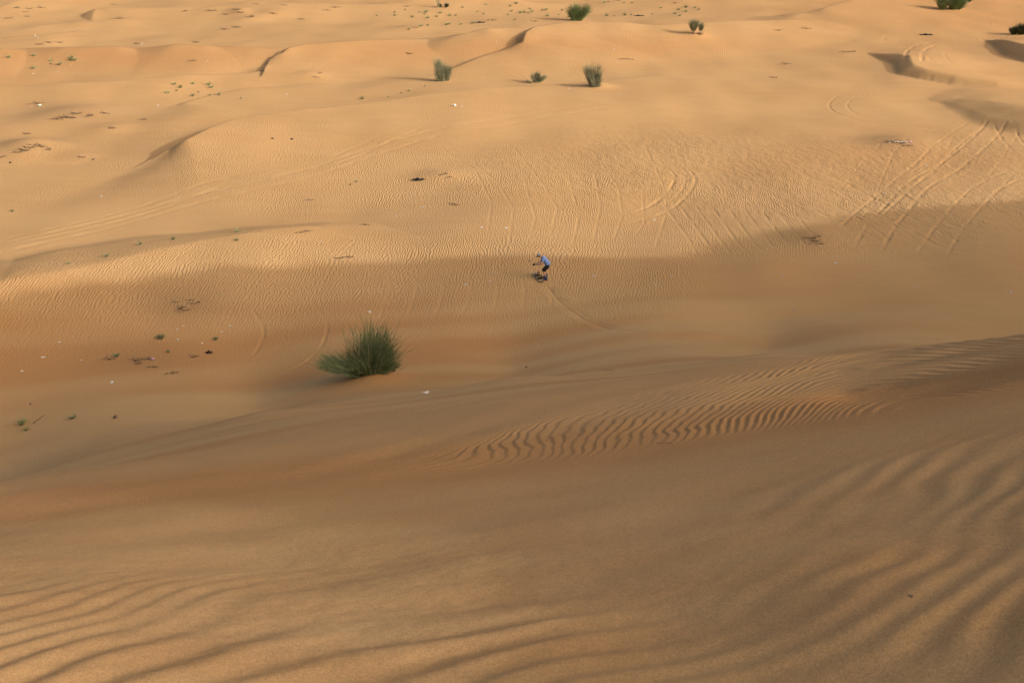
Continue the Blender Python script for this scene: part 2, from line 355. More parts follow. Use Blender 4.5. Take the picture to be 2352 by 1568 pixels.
def build_ground():
    th = np.radians(np.concatenate([np.linspace(-180, -60, 70)[:-1], np.linspace(-60, -28, 60)[:-1], np.linspace(-28, 28, NCOL), np.linspace(28, 60, 100)[1:], np.linspace(60, 180, 80)[1:-1]]))
    rr = []
    for a, b, k in [(.5, 3.2, .05), (3.2, 8.5, .0036), (8.5, 17, .0022), (17, 47, .006), (47, 76, .0013), (76, 130, .0024), (130, 300, .004), (300, 7000, .06)]:
        rr.append(np.exp(np.arange(math.log(a), math.log(b), k*QR)))
    rr = np.concatenate(rr); nr, na = len(rr), len(th)
    X = (rr[:, None]*np.sin(th)[None]).ravel(); Y = (rr[:, None]*np.cos(th)[None]).ravel()
    Z = np.empty_like(X); T = np.empty_like(X); CH = 400000
    for i in range(0, len(X), CH):
        x, y = X[i:i+CH], Y[i:i+CH]
        z = base(x, y) + dunes(x, y)
        for mx, my, mr, mh in MOUNDS: z = z + mh*np.exp(-((x-mx)**2+(y-my)**2)/mr**2)
        q_, t_ = relief(x, y); Z[i:i+CH] = z + q_; T[i:i+CH] = t_
    # material masks
    r = np.hypot(X, Y)
    dE, _, sE, _ = poly_near(X, Y, EDGE_W, [0]*len(EDGE_W)); dE = dE*sE
    red = 1.3*np.exp(-((dE-.35)/1.0)**2)*(np.abs(np.arctan2(X, Y)) < .7)*(1-sstep(14, 20, r))  # reddish sand band, deepened to put the slope's shading into the colour
    red += 1.0*blob(X, Y, 150, 790, 22, 5) + .5*blob(X, Y, 2000, 640, 14, 5) + .5*blob(X, Y, 300, 125, 24, 7) + .45*blob(X, Y, 850, 115, 22, 7) + .5*blob(X, Y, 1250, 100, 16, 6) + .5*blob(X, Y, 1550, 100, 14, 5) + .5*blob(X, Y, 2000, 370, 12, 10) + .9*blob(X, Y, 2300, 12, 40, 60) + .5*blob(X, Y, 100, 150, 16, 12)
    red += 1.0*sstep(13, 18, r)*(1-sstep(60, 70, r))*np.clip(.1+1.3*noise(X/16+Y/70, (Y-.25*X)/2.6, 50), -.3, 1)
    red += .25*noise(X/12, Y/9, 51) + .42*(1-sstep(14, 40, r)) + .35*(1-sstep(5, 12, r))*noise(X/.7, Y/.5, 52)  # near sand's redder tone, also used to paint its shade warmer
    red = np.clip(red, 0, 1.3)
    # ripple strength for the fine bump: strong on the flat and on sunny dune sides
    rp = sstep(46, 55, r)*(1-.8*sstep(170, 260, r))
    rp *= (1-.45*sstep(0, 6, 58-Y+.0*X)*0)
    rp *= np.clip(.62 + 1.0*noise(X/18, Y/14, 30) + .8*noise(X/5, Y/7, 31), .1, 1.15)
    rp = rp*sstep(56, 70, r) + .42*(1-sstep(56, 70, r))
    far_r = sstep(85, 100, r)*(.35 + .0*r)
    rp = rp*(1-far_r)
    for a, b, k, rx, ry, v in [(1900, 690, 1, 22, 10, -.3), (2150, 640, 1, 14, 9, -1), (250, 900, 1, 26, 6, -.3), (1250, 110, 1, 22, 9, .9), (1500, 95, 1, 18, 8, .8), (1700, 260, 1, 14, 12, -.5),
                               (300, 690, 1, 20, 6, .35), (900, 640, 1, 18, 6, .5), (1350, 560, 1, 18, 9, .6), (700, 340, 1, 18, 8, .6), (500, 135, 1, 30, 6, .4), (2050, 330, 1, 14, 10, -.6), (1150, 790, 1, 20, 6, -.1)]:
        rp = rp + v*blob(X, Y, a, b, rx, ry)
    rp = np.clip(rp, 0, 1.3)*(1-.85*np.clip(T, 0, 1))*(.4*sstep(15, 20, r)+.6*sstep(40, 54, r))
    rg = np.clip(blob(X, Y, 1530, 350, 9, 10) + blob(X, Y, 1250, 400, 10, 10)*.7 + blob(X, Y, 1900, 430, 14, 12)*.8 + blob(X, Y, 2150, 430, 14, 14) + .7*blob(X, Y, 2300, 340, 8, 10), 0, 1)
    dirt = np.clip(.45*blob(X, Y, 440, 700, 2.6, 1.6) + .3*blob(X, Y, 420, 718, 2.5, 1.2) + .5*blob(X, Y, 330, 825, 3, 2) + .5*blob(X, Y, 160, 268, 6, 4) + .5*blob(X, Y, 60, 340, 6, 4) + .5*blob(X, Y, 1860, 550, 2, 2) + .5*blob(X, Y, 2060, 330, 3, 3), 0, 1)
    i = np.arange(nr-1)[:, None]*na; j = np.arange(na)[None]; j2 = (j+1) % na
    Fc = np.stack([i+j2, i+na+j2, i+na+j, i+j], -1).reshape(-1, 4)
    me = D.meshes.new('sand_ground')
    me.vertices.add(len(X)); me.vertices.foreach_set('co', np.stack([X, Y, Z], -1).astype(np.float32).ravel())
    nf = len(Fc); me.loops.add(nf*4); me.polygons.add(nf)
    me.loops.foreach_set('vertex_index', Fc.astype(np.int32).ravel())
    me.polygons.foreach_set('loop_start', np.arange(0, nf*4, 4, dtype=np.int32))
    me.polygons.foreach_set('loop_total', np.full(nf, 4, np.int32))
    me.polygons.foreach_set('use_smooth', np.ones(nf, bool))
    me.update()
    for nme, arr in (('red', red), ('ripple', rp), ('scuff', rg), ('dirt', dirt)):
        at = me.attributes.new(nme, 'FLOAT', 'POINT'); at.data.foreach_set('value', arr.astype(np.float32))
    o = D.objects.new('sand_ground', me); C.objects.link(o); o['kind'] = 'structure'
    me.materials.append(sand_material()); return o

# ------------------------------------------------------------------ materials
class NB:
    def __init__(s, name):
        s.m = D.materials.new(name); s.m.use_nodes = True; s.t = s.m.node_tree; s.b = s.t.nodes['Principled BSDF']
    def n(s, kind, **k):
        o = s.t.nodes.new(kind)
        for a, v in k.items(): setattr(o, a, v)
        return o
    def put(s, sock, v):
        if isinstance(v, bpy.types.NodeSocket): s.t.links.new(v, sock)
        elif v is not None: sock.default_value = v
    def math(s, op, a, b=None, c=None, clamp=False):
        o = s.n('ShaderNodeMath', operation=op, use_clamp=clamp); s.put(o.inputs[0], a); s.put(o.inputs[1], b); s.put(o.inputs[2], c); return o.outputs[0]
    def attr(s, name): return s.n('ShaderNodeAttribute', attribute_name=name).outputs['Fac']
    def noise(s, vec, scale, detail=2, rough=.5, dim='3D'):
        o = s.n('ShaderNodeTexNoise', noise_dimensions=dim); s.put(o.inputs['Vector'], vec); o.inputs['Scale'].default_value = scale
        o.inputs['Detail'].default_value = detail; o.inputs['Roughness'].default_value = rough; return o.outputs['Fac']
    def mix(s, f, a, b):
        o = s.n('ShaderNodeMix', data_type='RGBA'); s.put(o.inputs[0], f); s.put(o.inputs[6], a); s.put(o.inputs[7], b); return o.outputs[2]
    def scale(s, vec, sc, rot=0):
        o = s.n('ShaderNodeMapping'); s.put(o.inputs['Vector'], vec); o.inputs['Scale'].default_value = sc; o.inputs['Rotation'].default_value = (0, 0, rot); return o.outputs[0]

def sand_material():
    B = NB('desert_sand'); geo = B.n('ShaderNodeNewGeometry'); P = geo.outputs['Position']
    sep = B.n('ShaderNodeSeparateXYZ'); B.put(sep.inputs[0], P); X, Y = sep.outputs[0], sep.outputs[1]
    # colour: pale ochre, redder in the hollows (with some slope shade and shade warmth painted in), patchy at several scales, fine grains
    big = B.noise(B.scale(P, (.05, .09, 0)), 1, 3, .55); med = B.noise(B.scale(P, (.25, .6, 0), .15), 1, 4, .6)
    grain = B.noise(P, 160, 2, .7); grain2 = B.noise(P, 45, 3, .7)
    c = B.mix(B.math('SUBTRACT', B.math('MULTIPLY', big, 1.6), .3, clamp=True), (0.561, 0.343, 0.156, 1), (0.524, 0.307, 0.129, 1))
    c = B.mix(B.math('MULTIPLY', B.math('SUBTRACT', med, .42, clamp=True), 1.6, clamp=True), c, (0.586, 0.367, 0.179, 1))
    c = B.mix(B.math('MULTIPLY', B.attr('red'), .58, clamp=True), c, (.46, .225, .084, 1))
    c = B.mix(B.math('MULTIPLY', B.math('MULTIPLY', B.attr('dirt'), B.math('ADD', B.noise(P, 2.5, 5, .75), .1)), .9, clamp=True), c, (.26, .17, .09, 1))
    g = B.math('ADD', B.math('MULTIPLY', B.math('SUBTRACT', grain, .5), 1.7), B.math('MULTIPLY', B.math('SUBTRACT', grain2, .5), .45))
    hsv = B.n('ShaderNodeHueSaturation'); B.put(hsv.inputs['Color'], c); B.put(hsv.inputs['Value'], B.math('ADD', g, 1.0))
    B.put(B.b.inputs['Base Color'], hsv.outputs[0]); B.b.inputs['Roughness'].default_value = .92
    B.b.inputs['Specular IOR Level'].default_value = .15
    # wind ripples: crests run away from the viewer, wander and fork
    def ripples(lam, seed, rot):
        V = B.scale(P, (1, 1, 0), rot); s2 = B.n('ShaderNodeSeparateXYZ'); B.put(s2.inputs[0], V)
        off = B.n('ShaderNodeVectorMath', operation='ADD'); B.put(off.inputs[0], V); off.inputs[1].default_value = (seed, seed*2, 0); V = off.outputs[0]
        w1 = B.math('MULTIPLY', B.noise(B.scale(V, (.16, .07, 1)), 1, 2), 5.5/lam*.16*3)
        w2 = B.math('MULTIPLY', B.noise(B.scale(V, (1.3, .55, 1)), 1, 2, .5), 3.0)
        w3 = B.math('MULTIPLY', B.noise(B.scale(V, (3.0, 2.2, 1)), 1, 1), 1.5)
        ph = B.math('ADD', B.math('MULTIPLY', s2.outputs[0], 1/lam), B.math('ADD', w1, B.math('ADD', w2, w3)))
        sw = B.math('MULTIPLY', ph, 2*math.pi)
        return B.math('SINE', B.math('ADD', sw, B.math('MULTIPLY', B.math('SINE', sw), .55)))
    amp = B.math('ADD', B.math('MULTIPLY', B.noise(B.scale(P, (.5, .3, 1)), 1, 2), 1.3), .35)
    r1 = B.math('MULTIPLY', B.math('MULTIPLY', ripples(.17, 3, .12), amp), B.attr('ripple'))
    r2 = B.math('MULTIPLY', ripples(.30, 11, -.15), B.attr('ripple'))
    hgt = B.math('ADD', B.math('MULTIPLY', r1, .0082), B.math('MULTIPLY', r2, .0035))
    lump = B.math('MULTIPLY', B.math('MULTIPLY', B.noise(B.scale(P, (1.6, .7, 1), .5), 1, 4, .65), B.attr('scuff')), .11)
    hgt = B.math('ADD', hgt, lump)
    hgt = B.math('ADD', hgt, B.math('MULTIPLY', B.noise(P, 5, 4, .7), .006))
    hgt = B.math('ADD', hgt, B.math('MULTIPLY', B.math('MULTIPLY', B.noise(P, 6, 4, .8), B.attr('dirt')), .08))
    hgt = B.math('ADD', hgt, B.math('MULTIPLY', grain, .0009))
    bp = B.n('ShaderNodeBump'); bp.inputs['Strength'].default_value = 1.0; bp.inputs['Distance'].default_value = 1.0
    B.put(bp.inputs['Height'], hgt); B.put(B.b.inputs['Normal'], bp.outputs[0])
    return B.m
NCOL, QR = 1200, 1.0

# ------------------------------------------------------------------ things
def simple_mat(name, col, rough=.7, var=0.0, scale=30, col2=None, metal=0, spec=.3):
    B = NB(name); c = (*col, 1)
    if col2 is not None:
        P = B.n('ShaderNodeNewGeometry').outputs['Position']
        f = B.math('MULTIPLY', B.math('SUBTRACT', B.noise(P, scale, 3, .6), .35), 3.0, clamp=True)
        B.put(B.b.inputs['Base Color'], B.mix(f, c, (*col2, 1)))
    else: B.b.inputs['Base Color'].default_value = c
    B.b.inputs['Roughness'].default_value = rough; B.b.inputs['Metallic'].default_value = metal
    B.b.inputs['Specular IOR Level'].default_value = spec
    return B.m
M = dict(
    green=simple_mat('fresh_green_stems', (.10, .155, .05), .7, col2=(.21, .265, .12), scale=4),
    grey=simple_mat('grey_green_stems', (.17, .185, .105), .8, col2=(.31, .31, .20), scale=2),
    tuft=simple_mat('pale_green_blades', (.20, .235, .11), .8, col2=(.29, .29, .15), scale=8),
    dark=simple_mat('dark_green_foliage', (.045, .06, .025), .7, col2=(.09, .11, .05), scale=3),
    straw=simple_mat('straw_stems', (.42, .39, .25), .8, col2=(.30, .28, .17), scale=5),
    wood=simple_mat('weathered_wood', (.20, .145, .095), .9, col2=(.09, .065, .045), scale=6),
    white=simple_mat('white_plastic', (.82, .82, .80), .4, col2=(.7, .72, .72), scale=20),
    pink=simple_mat('faded_pink_plastic', (.70, .42, .55), .5, col2=(.6, .35, .45), scale=20),
    mint=simple_mat('pale_mint_plastic', (.55, .72, .62), .5, col2=(.5, .65, .6), scale=20),
    black=simple_mat('black_cloth', (.012, .012, .014), .8, col2=(.03, .03, .033), scale=8),
    skin=simple_mat('skin', (.52, .31, .22), .55, col2=(.46, .26, .18), scale=20),
    shirt=simple_mat('light_blue_cotton', (.22, .36, .78), .85, col2=(.18, .31, .70), scale=9),
    shorts=simple_mat('black_shorts_cloth', (.010, .010, .011), .85, col2=(.02, .02, .022), scale=9),
    boot=simple_mat('blue_boot_fabric', (.055, .08, .18), .7, col2=(.035, .05, .12), scale=14),
    sole=simple_mat('black_rubber', (.012, .012, .013), .6, col2=(.02, .02, .02), scale=20),
    capw=simple_mat('white_cap_cloth', (.62, .68, .74), .7, col2=(.04, .06, .08), scale=17),
    hair=simple_mat('dark_hair', (.018, .013, .010), .7, col2=(.03, .02, .015), scale=40),
    deck=simple_mat('sand_dusted_board_top', (.34, .24, .15), .6, col2=(.46, .31, .18), scale=7),
    edge=simple_mat('dark_red_board_edge', (.10, .02, .018), .5, col2=(.03, .015, .015), scale=9),
    cord=simple_mat('white_drawcord', (.8, .8, .78), .6),
    steel=simple_mat('grey_metal_rod', (.35, .36, .38), .35, metal=.6))

def link(name, verts, faces, mat, parent=None, smooth=False):
    me = D.meshes.new(name); me.from_pydata([tuple(v) for v in verts], [], faces); me.update()
    if smooth: me.polygons.foreach_set('use_smooth', [True]*len(me.polygons))
    me.materials.append(mat); o = D.objects.new(name, me); C.objects.link(o)
    if parent is not None: o.parent = parent
    return o
def thing(name, label, cat, loc, group=None, rz=0):
    o = D.objects.new(name, None); C.objects.link(o); o.location = loc; o.rotation_euler = (0, 0, rz); o.empty_display_size = .2
    o['label'] = label; o['category'] = cat
    if group: o['group'] = group
    return o
def tag(o, label, cat, group=None):
    o['label'] = label; o['category'] = cat
    if group: o['group'] = group
    return o

class Stems:
    """many thin tapering stems in one mesh"""
    def __init__(s): s.v = []; s.f = []
    def add(s, pts, r0, r1, k=3):
        n = len(pts); b = len(s.v)
        for i, p in enumerate(pts):
            p = np.asarray(p, float); a = pts[max(i-1, 0)]; c = pts[min(i+1, n-1)]; t = np.asarray(c, float)-np.asarray(a, float); t /= np.linalg.norm(t)+1e-9
            u = np.cross(t, (.31, .77, .55)); u /= np.linalg.norm(u)+1e-9; w_ = np.cross(t, u); r = r0+(r1-r0)*i/(n-1)
            for j in range(k):
                an = 2*math.pi*j/k; s.v.append(p + r*(math.cos(an)*u+math.sin(an)*w_))
        for i in range(n-1):
            for j in range(k):
                j2 = (j+1) % k; s.f.append((b+i*k+j, b+i*k+j2, b+(i+1)*k+j2, b+(i+1)*k+j))
    def build(s, name, mat, parent=None): return link(name, s.v, s.f, mat, parent)
def curve(p, d, L, droop, rnd, n=4, wig=.06):
    p = np.array(p, float); d = np.array(d, float); d /= np.linalg.norm(d); out = [p.copy()]
    for i in range(n):
        d = d + np.array([rnd.gauss(0, wig), rnd.gauss(0, wig), rnd.gauss(0, wig)-droop]); d /= np.linalg.norm(d); p = p + d*L/n; out.append(p.copy())
    return out

def bush(rnd, lobes, mats, n_stem, r_stem, name, label, cat, loc, group=None, dry=.12, twigs=3):
    """lobes: (weight, base x, base y, spread, lean x, lean y, length, droop) in metres about the foot"""
    if r_stem > .01: lobes = [l[:6]+(l[6]*.88, l[7]) for l in lobes]; n_stem = int(n_stem*1.8); r_stem *= .62; twigs += 1
    root = thing(name, label, cat, loc, group); G, S_ = Stems(), Stems(); tot = sum(l[0] for l in lobes)
    for _ in range(n_stem):
        q_ = rnd.random()*tot
        for l in lobes:
            q_ -= l[0]
            if q_ <= 0: break
        _, bx, by, sp, lx, ly, L, dr = l
        a = rnd.random()*2*math.pi; s_ = sp*math.sqrt(rnd.random())
        d = (lx+s_*math.cos(a), ly+s_*math.sin(a), 1.0)
        Ln = L*(.38+.72*rnd.random()**.8)*(1.05-.25*s_/max(sp, .01)*rnd.random())
        p0 = (bx+rnd.gauss(0, .15)*L*.6+.22*L*lx*rnd.random()*0, by+rnd.gauss(0, .12)*L*.6, -.05)
        pts_ = curve(p0, d, Ln, dr, rnd, 5, .05 if r_stem < .01 else .11)
        T = S_ if rnd.random() < dry else G
        T.add(pts_, r_stem*1.3, r_stem*.35)
        for k in range(twigs):
            i = rnd.choice((1, 2, 3, 4)); b = pts_[i]; dd = pts_[i]-pts_[i-1]; dd /= np.linalg.norm(dd)
            dd = dd + np.array([rnd.gauss(0, .33), rnd.gauss(0, .33), rnd.gauss(.12, .2)])
            (G if rnd.random() > dry*.5 else S_).add(curve(b, dd, Ln*(.18+.2*rnd.random())*(1 if r_stem < .009 else 1.25), -.02, rnd, 2, .05), r_stem*.8, r_stem*.3)
    G.build('foliage', mats[0], root)
    if S_.v: S_.build('dry_stems', mats[1], root)
    return root

# mounds of sand gathered at plants must be known before the ground is built
def early(px, py): return unproject(px, py, 0, full0)
BIG = early(838, 852); MOUNDS.append((BIG[0]+.5, BIG[1]-.9, 1.25, .36)); MOUNDS.append((BIG[0]-1.3, BIG[1]-.2, .9, .12))
PLANT = {}
for key, px, py, mr, mh in [('tall', 1018, 186, 1.0, .12), ('fan', 1236, 187, .7, .08), ('crooked', 1368, 197, 1.6, .35), ('broom', 1325, 45, 1.3, .25), ('pair', 1592, 80, 1.6, .3), ('dome', 2182, 22, 1.8, .3), ('back', 2208, 3, 1.2, .2), ('edge', 2345, 78, 1.5, .2)]:
    PLANT[key] = (px, py); x, y = early(px, py); MOUNDS.append((x+.2, y, mr, mh))
for px, py, mr, mh in [(150, 267, 4.0, .35), (190, 262, 3.0, .3), (60, 342, 3.5, .5), (80, 336, 2.0, .35), (1015, 408, 2.0, .35), (330, 800+22, 3, .15), (2060, 328, 3.0, .4), (1870, 552, 1.8, .25), (255, 295, 2, .2), (180, 355, 1.5, .2), (575, 47, 2.5, .3), (590, 11, 3, .4), (627, 34, 2.5, .3), (545, 25, 1.5, .25), (553, 32, 1.5, .2), (715, 175-8, 1.5, .2), (598, 163, 1.2, .2), (440, 700, 3.2, .25), (700, 537, 2.0, .2), (95, 100, 3, .3), (950, 66, 2.5, .25)]:
    x, y = early(px, py); MOUNDS.append((x, y, mr, mh))

def G3(px, py):
    """the point of the finished land seen at a photo position"""
    x, y = unproject(px, py, 0, lambda a, b: height_np(a, b), 20 if py < 900 else 2.5); return Vector((x, y, height(x, y)))
def height_np(x, y):
    z = base(x, y) + dunes(x, y)
    for mx, my, mr, mh in MOUNDS: z = z + mh*np.exp(-((x-mx)**2+(y-my)**2)/mr**2)
    return z

def build_plants():
    R = random.Random(5)
    g = G3(842, 846)
    bush(R, [(5, .2, 0, .48, .08, .10, 2.25, .02), (2.6, .3, 0, .4, .65, -.05, 1.75, .05), (1.5, -.1, 0, .4, -.7, 0, 1.55, .03), (2.6, -.3, 0, .4, -1.45, -.2, 1.75, .03), (2.2, -.3, -.1, .4, -2.7, -.5, 1.9, -.01), (1.4, .4, -.1, .4, 1.6, -.2, 1.25, .0), (1.8, .0, -.1, .8, -.1, -.5, 1.3, .05)],
         (M['green'], M['straw']), 1700, .0085, 'desert_bush', 'large spiky dark green bush growing at the foot of the shaded slope', 'bush', g - Vector((0, 0, .03)), dry=.26, twigs=3)
    g = G3(*PLANT['tall'])
    bush(R, [(4, 0, 0, .3, .0, 0, 1.8, .0), (2.2, -.25, 0, .16, -.12, 0, 2.6, .0), (1.6, .3, 0, .2, .25, 0, 1.8, .0), (3, 0, 0, .75, .05, 0, 1.0, .03)],
         (M['grey'], M['straw']), 620, .016, 'desert_shrub', 'upright grey green shrub with wispy dry top, leftmost of three on the far sand rise', 'shrub', g, dry=.22)
    g = G3(*PLANT['fan'])
    bush(R, [(2, 0, 0, .3, -.1, 0, 1.25, .0), (1.6, .05, 0, .25, .9, 0, 1.1, .0), (1.2, -.1, 0, .25, -.8, 0, 1.1, .0)],
         (M['grey'], M['straw']), 260, .015, 'desert_shrub', 'small fan shaped grey shrub between two taller shrubs on the far sand rise', 'shrub', g, dry=.15)
    bush(R, [(2, 0, 0, .4, -1.6, 0, .75, .0)], (M['grey'], M['wood']), 90, .014, 'low_branch', 'low grey sprig lying left of the small fan shaped shrub', 'shrub', G3(1222, 189), dry=.3, twigs=2)
    g = G3(*PLANT['crooked'])
    bush(R, [(3, .1, 0, .2, -.02, 0, 1.3, .0), (2.6, -.1, 0, .12, -.42, 0, 2.5, .0), (1.3, .1, 0, .15, .02, 0, 2.5, .0), (2, .1, 0, .5, .05, 0, .9, 0)],
         (M['grey'], M['wood']), 480, .016, 'desert_shrub', 'crooked dark grey shrub leaning left above a crumbled sand mound', 'shrub', g, dry=.3)
    g = G3(*PLANT['broom'])
    bush(R, [(4, 0, 0, .3, -.1, 0, 2.5, .0), (2.6, .3, 0, .2, .65, 0, 2.8, .0), (2.5, -.3, 0, .3, -.35, 0, 2.2, .02), (2, .1, 0, .5, 0, 0, 1.4, 0)],
         (M['green'], M['wood']), 620, .021, 'desert_shrub', 'broad broom shaped green shrub near top centre behind a dune crest', 'shrub', g, dry=.1)
    g = G3(*PLANT['pair'])
    o = bush(R, [(4, 0, 0, .5, .0, 0, 1.4, .05), (1.4, .95, 0, .3, .05, 0, 1.1, .05)],
         (M['grey'], M['wood']), 420, .019, 'desert_shrub', 'shrub of two pale green crowns on bare stems with a long shadow to its left', 'shrub', g+Vector((0, 0, .5)), dry=0)
    w_ = Stems()
    for bx, tx in ((0, -.1), (.05, .1), (0, .05), (.8, .85), (.9, .8)): w_.add(curve((bx, 0, -.6), (tx-bx+.05, 0, 1), .9, 0, R, 4, .1), .05, .03, 5)
    for k in range(14): w_.add(curve((R.uniform(.5, 1.4), R.uniform(-.3, .3), -.5), (R.gauss(0, 1), R.gauss(0, .5), .25), R.uniform(.4, .9), .02, R, 3, .15), .035, .012, 4)
    w_.build('trunk', M['wood'], o)
    for key, lab, px, py, sc_, mats, n in [('dome', 'rounded green shrub clump with pale crossing stems at the top right', 2182, 21, 1.0, ('green', 'straw'), 900), ('back', 'dark green shrub cut by the top edge, behind the rounded clump', 2206, 2, .8, ('dark', 'wood'), 420)]:
        bush(R, [(3, -1.1, 0, .6, -.2, 0, 2.2*sc_, .04), (3, .3, -.2, .8, .1, 0, 1.9*sc_, .06), (2.5, 1.3, 0, .6, .3, 0, 1.8*sc_, .05), (1.5, .4, .2, .4, .3, 0, 2.7*sc_, .0)],
             (M[mats[0]], M[mats[1]]), n, .024, 'desert_shrub', lab, 'shrub', G3(px, py), dry=.12)
    bush(R, [(3, 0, 0, .8, .0, 0, 1.15, .06)], (M['dark'], M['wood']), 330, .02, 'desert_shrub', 'low dark round shrub at the right edge, left one of the pair', 'shrub', G3(2328, 78), dry=0)
    bush(R, [(3, 0, 0, .7, .1, 0, 1.7, .05), (2, .8, 0, .6, .3, 0, 1.6, .05)], (M['dark'], M['wood']), 460, .02, 'desert_shrub', 'taller dark shrub cut by the right edge, beside a low round one', 'shrub', G3(2345, 78), dry=0)
    bush(R, [(3, -.4, 0, .7, -.4, 0, .7, .05), (3, .4, 0, .7, .4, 0, .75, .05)], (M['dark'], M['wood']), 220, .02, 'desert_shrub', 'flat dark green shrub beside a bare dry sapling near the top', 'shrub', G3(1018, 17), dry=0)
    w_ = Stems(); b0 = G3(1008, 18)
    for k in range(26): w_.add(curve((0, 0, -.05), (R.gauss(-.12, .16), R.gauss(0, .12), 1), R.uniform(1.4, 3.0), 0, R, 5, .07), .022, .006, 3)
    o = w_.build('dry_sapling', M['straw']); o.location = b0; tag(o, 'bare pale dry sapling standing up beside a flat dark shrub', 'sapling')

# ---- tufts: (offset x, offset y, crop scale) of each close look at the photo, then places in it
def spots(ox, oy, k, L): return [(ox+a/k, oy+b/k) for a, b in L]
TUFTS = [
 ('small green tuft on the dark hollow below the far left ridge', 'green tufts below the far left ridge', .55, spots(0, 0, 5.852, [(460, 745), (690, 810), (685, 850), (800, 865), (965, 775), (950, 805), (1005, 810), (455, 910), (120, 780)])),
 ('tiny green tuft in the loose cluster between the two long left crests', 'green tufts between the left crests', .45, spots(0, 0, 2.926, [(1172, 578), (1215, 595), (1297, 568), (1403, 570), (1333, 622), (1188, 617), (1130, 635), (1296, 652), (1410, 642), (1472, 638), (1620, 668), (1418, 587)])),
 ('tiny green tuft on the far flat left of the broom shaped shrub', 'green tufts on the far flat at top centre', .6, spots(804, 0, 5.852, [(360, 225), (600, 180), (605, 225), (838, 245), (928, 178), (1000, 208), (1020, 180), (1210, 185), (1165, 230), (1040, 255), (1340, 212), (1420, 208), (1515, 103), (1710, 160), (1797, 195), (1828, 60), (2155, 88), (2235, 58), (2170, 155), (2125, 205), (2290, 175), (2340, 172), (1045, 348), (1298, 338), (1330, 328), (1490, 328), (1640, 315), (1668, 312), (2215, 278), (740, 145), (795, 413), (950, 365)])
                                                                                      + spots(1206, 0, 5.852, [(65, 122), (40, 180), (90, 160), (235, 140), (280, 135), (498, 128), (585, 95), (300, 215), (450, 192), (585, 225)])),
 ('tiny green tuft on the far flat right of the broom shaped shrub', 'green tufts on the far flat right of the broom shrub', .6, spots(1206, 0, 5.852, [(1070, 38), (1120, 32), (1260, 18), (1330, 42), (1435, 42), (1100, 200), (1200, 210), (1340, 200), (1430, 200), (1712, 188), (1825, 108), (1995, 202), (2065, 130), (2165, 95), (2160, 158), (2290, 103), (2070, 238)])
                                                                                      + spots(1550, 0, 2.934, [(75, 47), (133, 55), (160, 68), (25, 65), (73, 78), (5, 100), (35, 118)])),
 ('small pale tuft along the sunlit low ridge on the left', 'pale tufts along the low left ridge', .38, spots(0, 344.5, 2.731, [(78, 395), (880, 612), (1090, 575), (670, 677), (430, 718), (1490, 527), (1485, 587)])),
 ('small pale tuft beside the wheel tracks left of centre', 'pale tufts beside the wheel tracks', .35, spots(0, 344.5, 2.731, [(2197, 210), (2232, 193)])),
 ('small green tuft in the shaded hollow left of the large bush', 'green tufts in the shaded hollow', .38, spots(0, 344.5, 2.731, [(1010, 1178), (1352, 1195)]) + spots(0, 689, 2.926, [(490, 792), (780, 365), (1080, 250), (1450, 270), (1130, 343)])),
 ('sparse green sprig on the shaded slope at the left edge', 'sprigs on the shaded slope at the left edge', .45, spots(0, 689, 2.926, [(150, 838), (178, 878)])),
 ('tiny tuft on the sand left of the upright shrub', 'tufts left of the upright shrub', .4, spots(761, 0, 2.926, [(522, 612), (470, 625), (208, 657), (382, 650), (628, 583)]))]
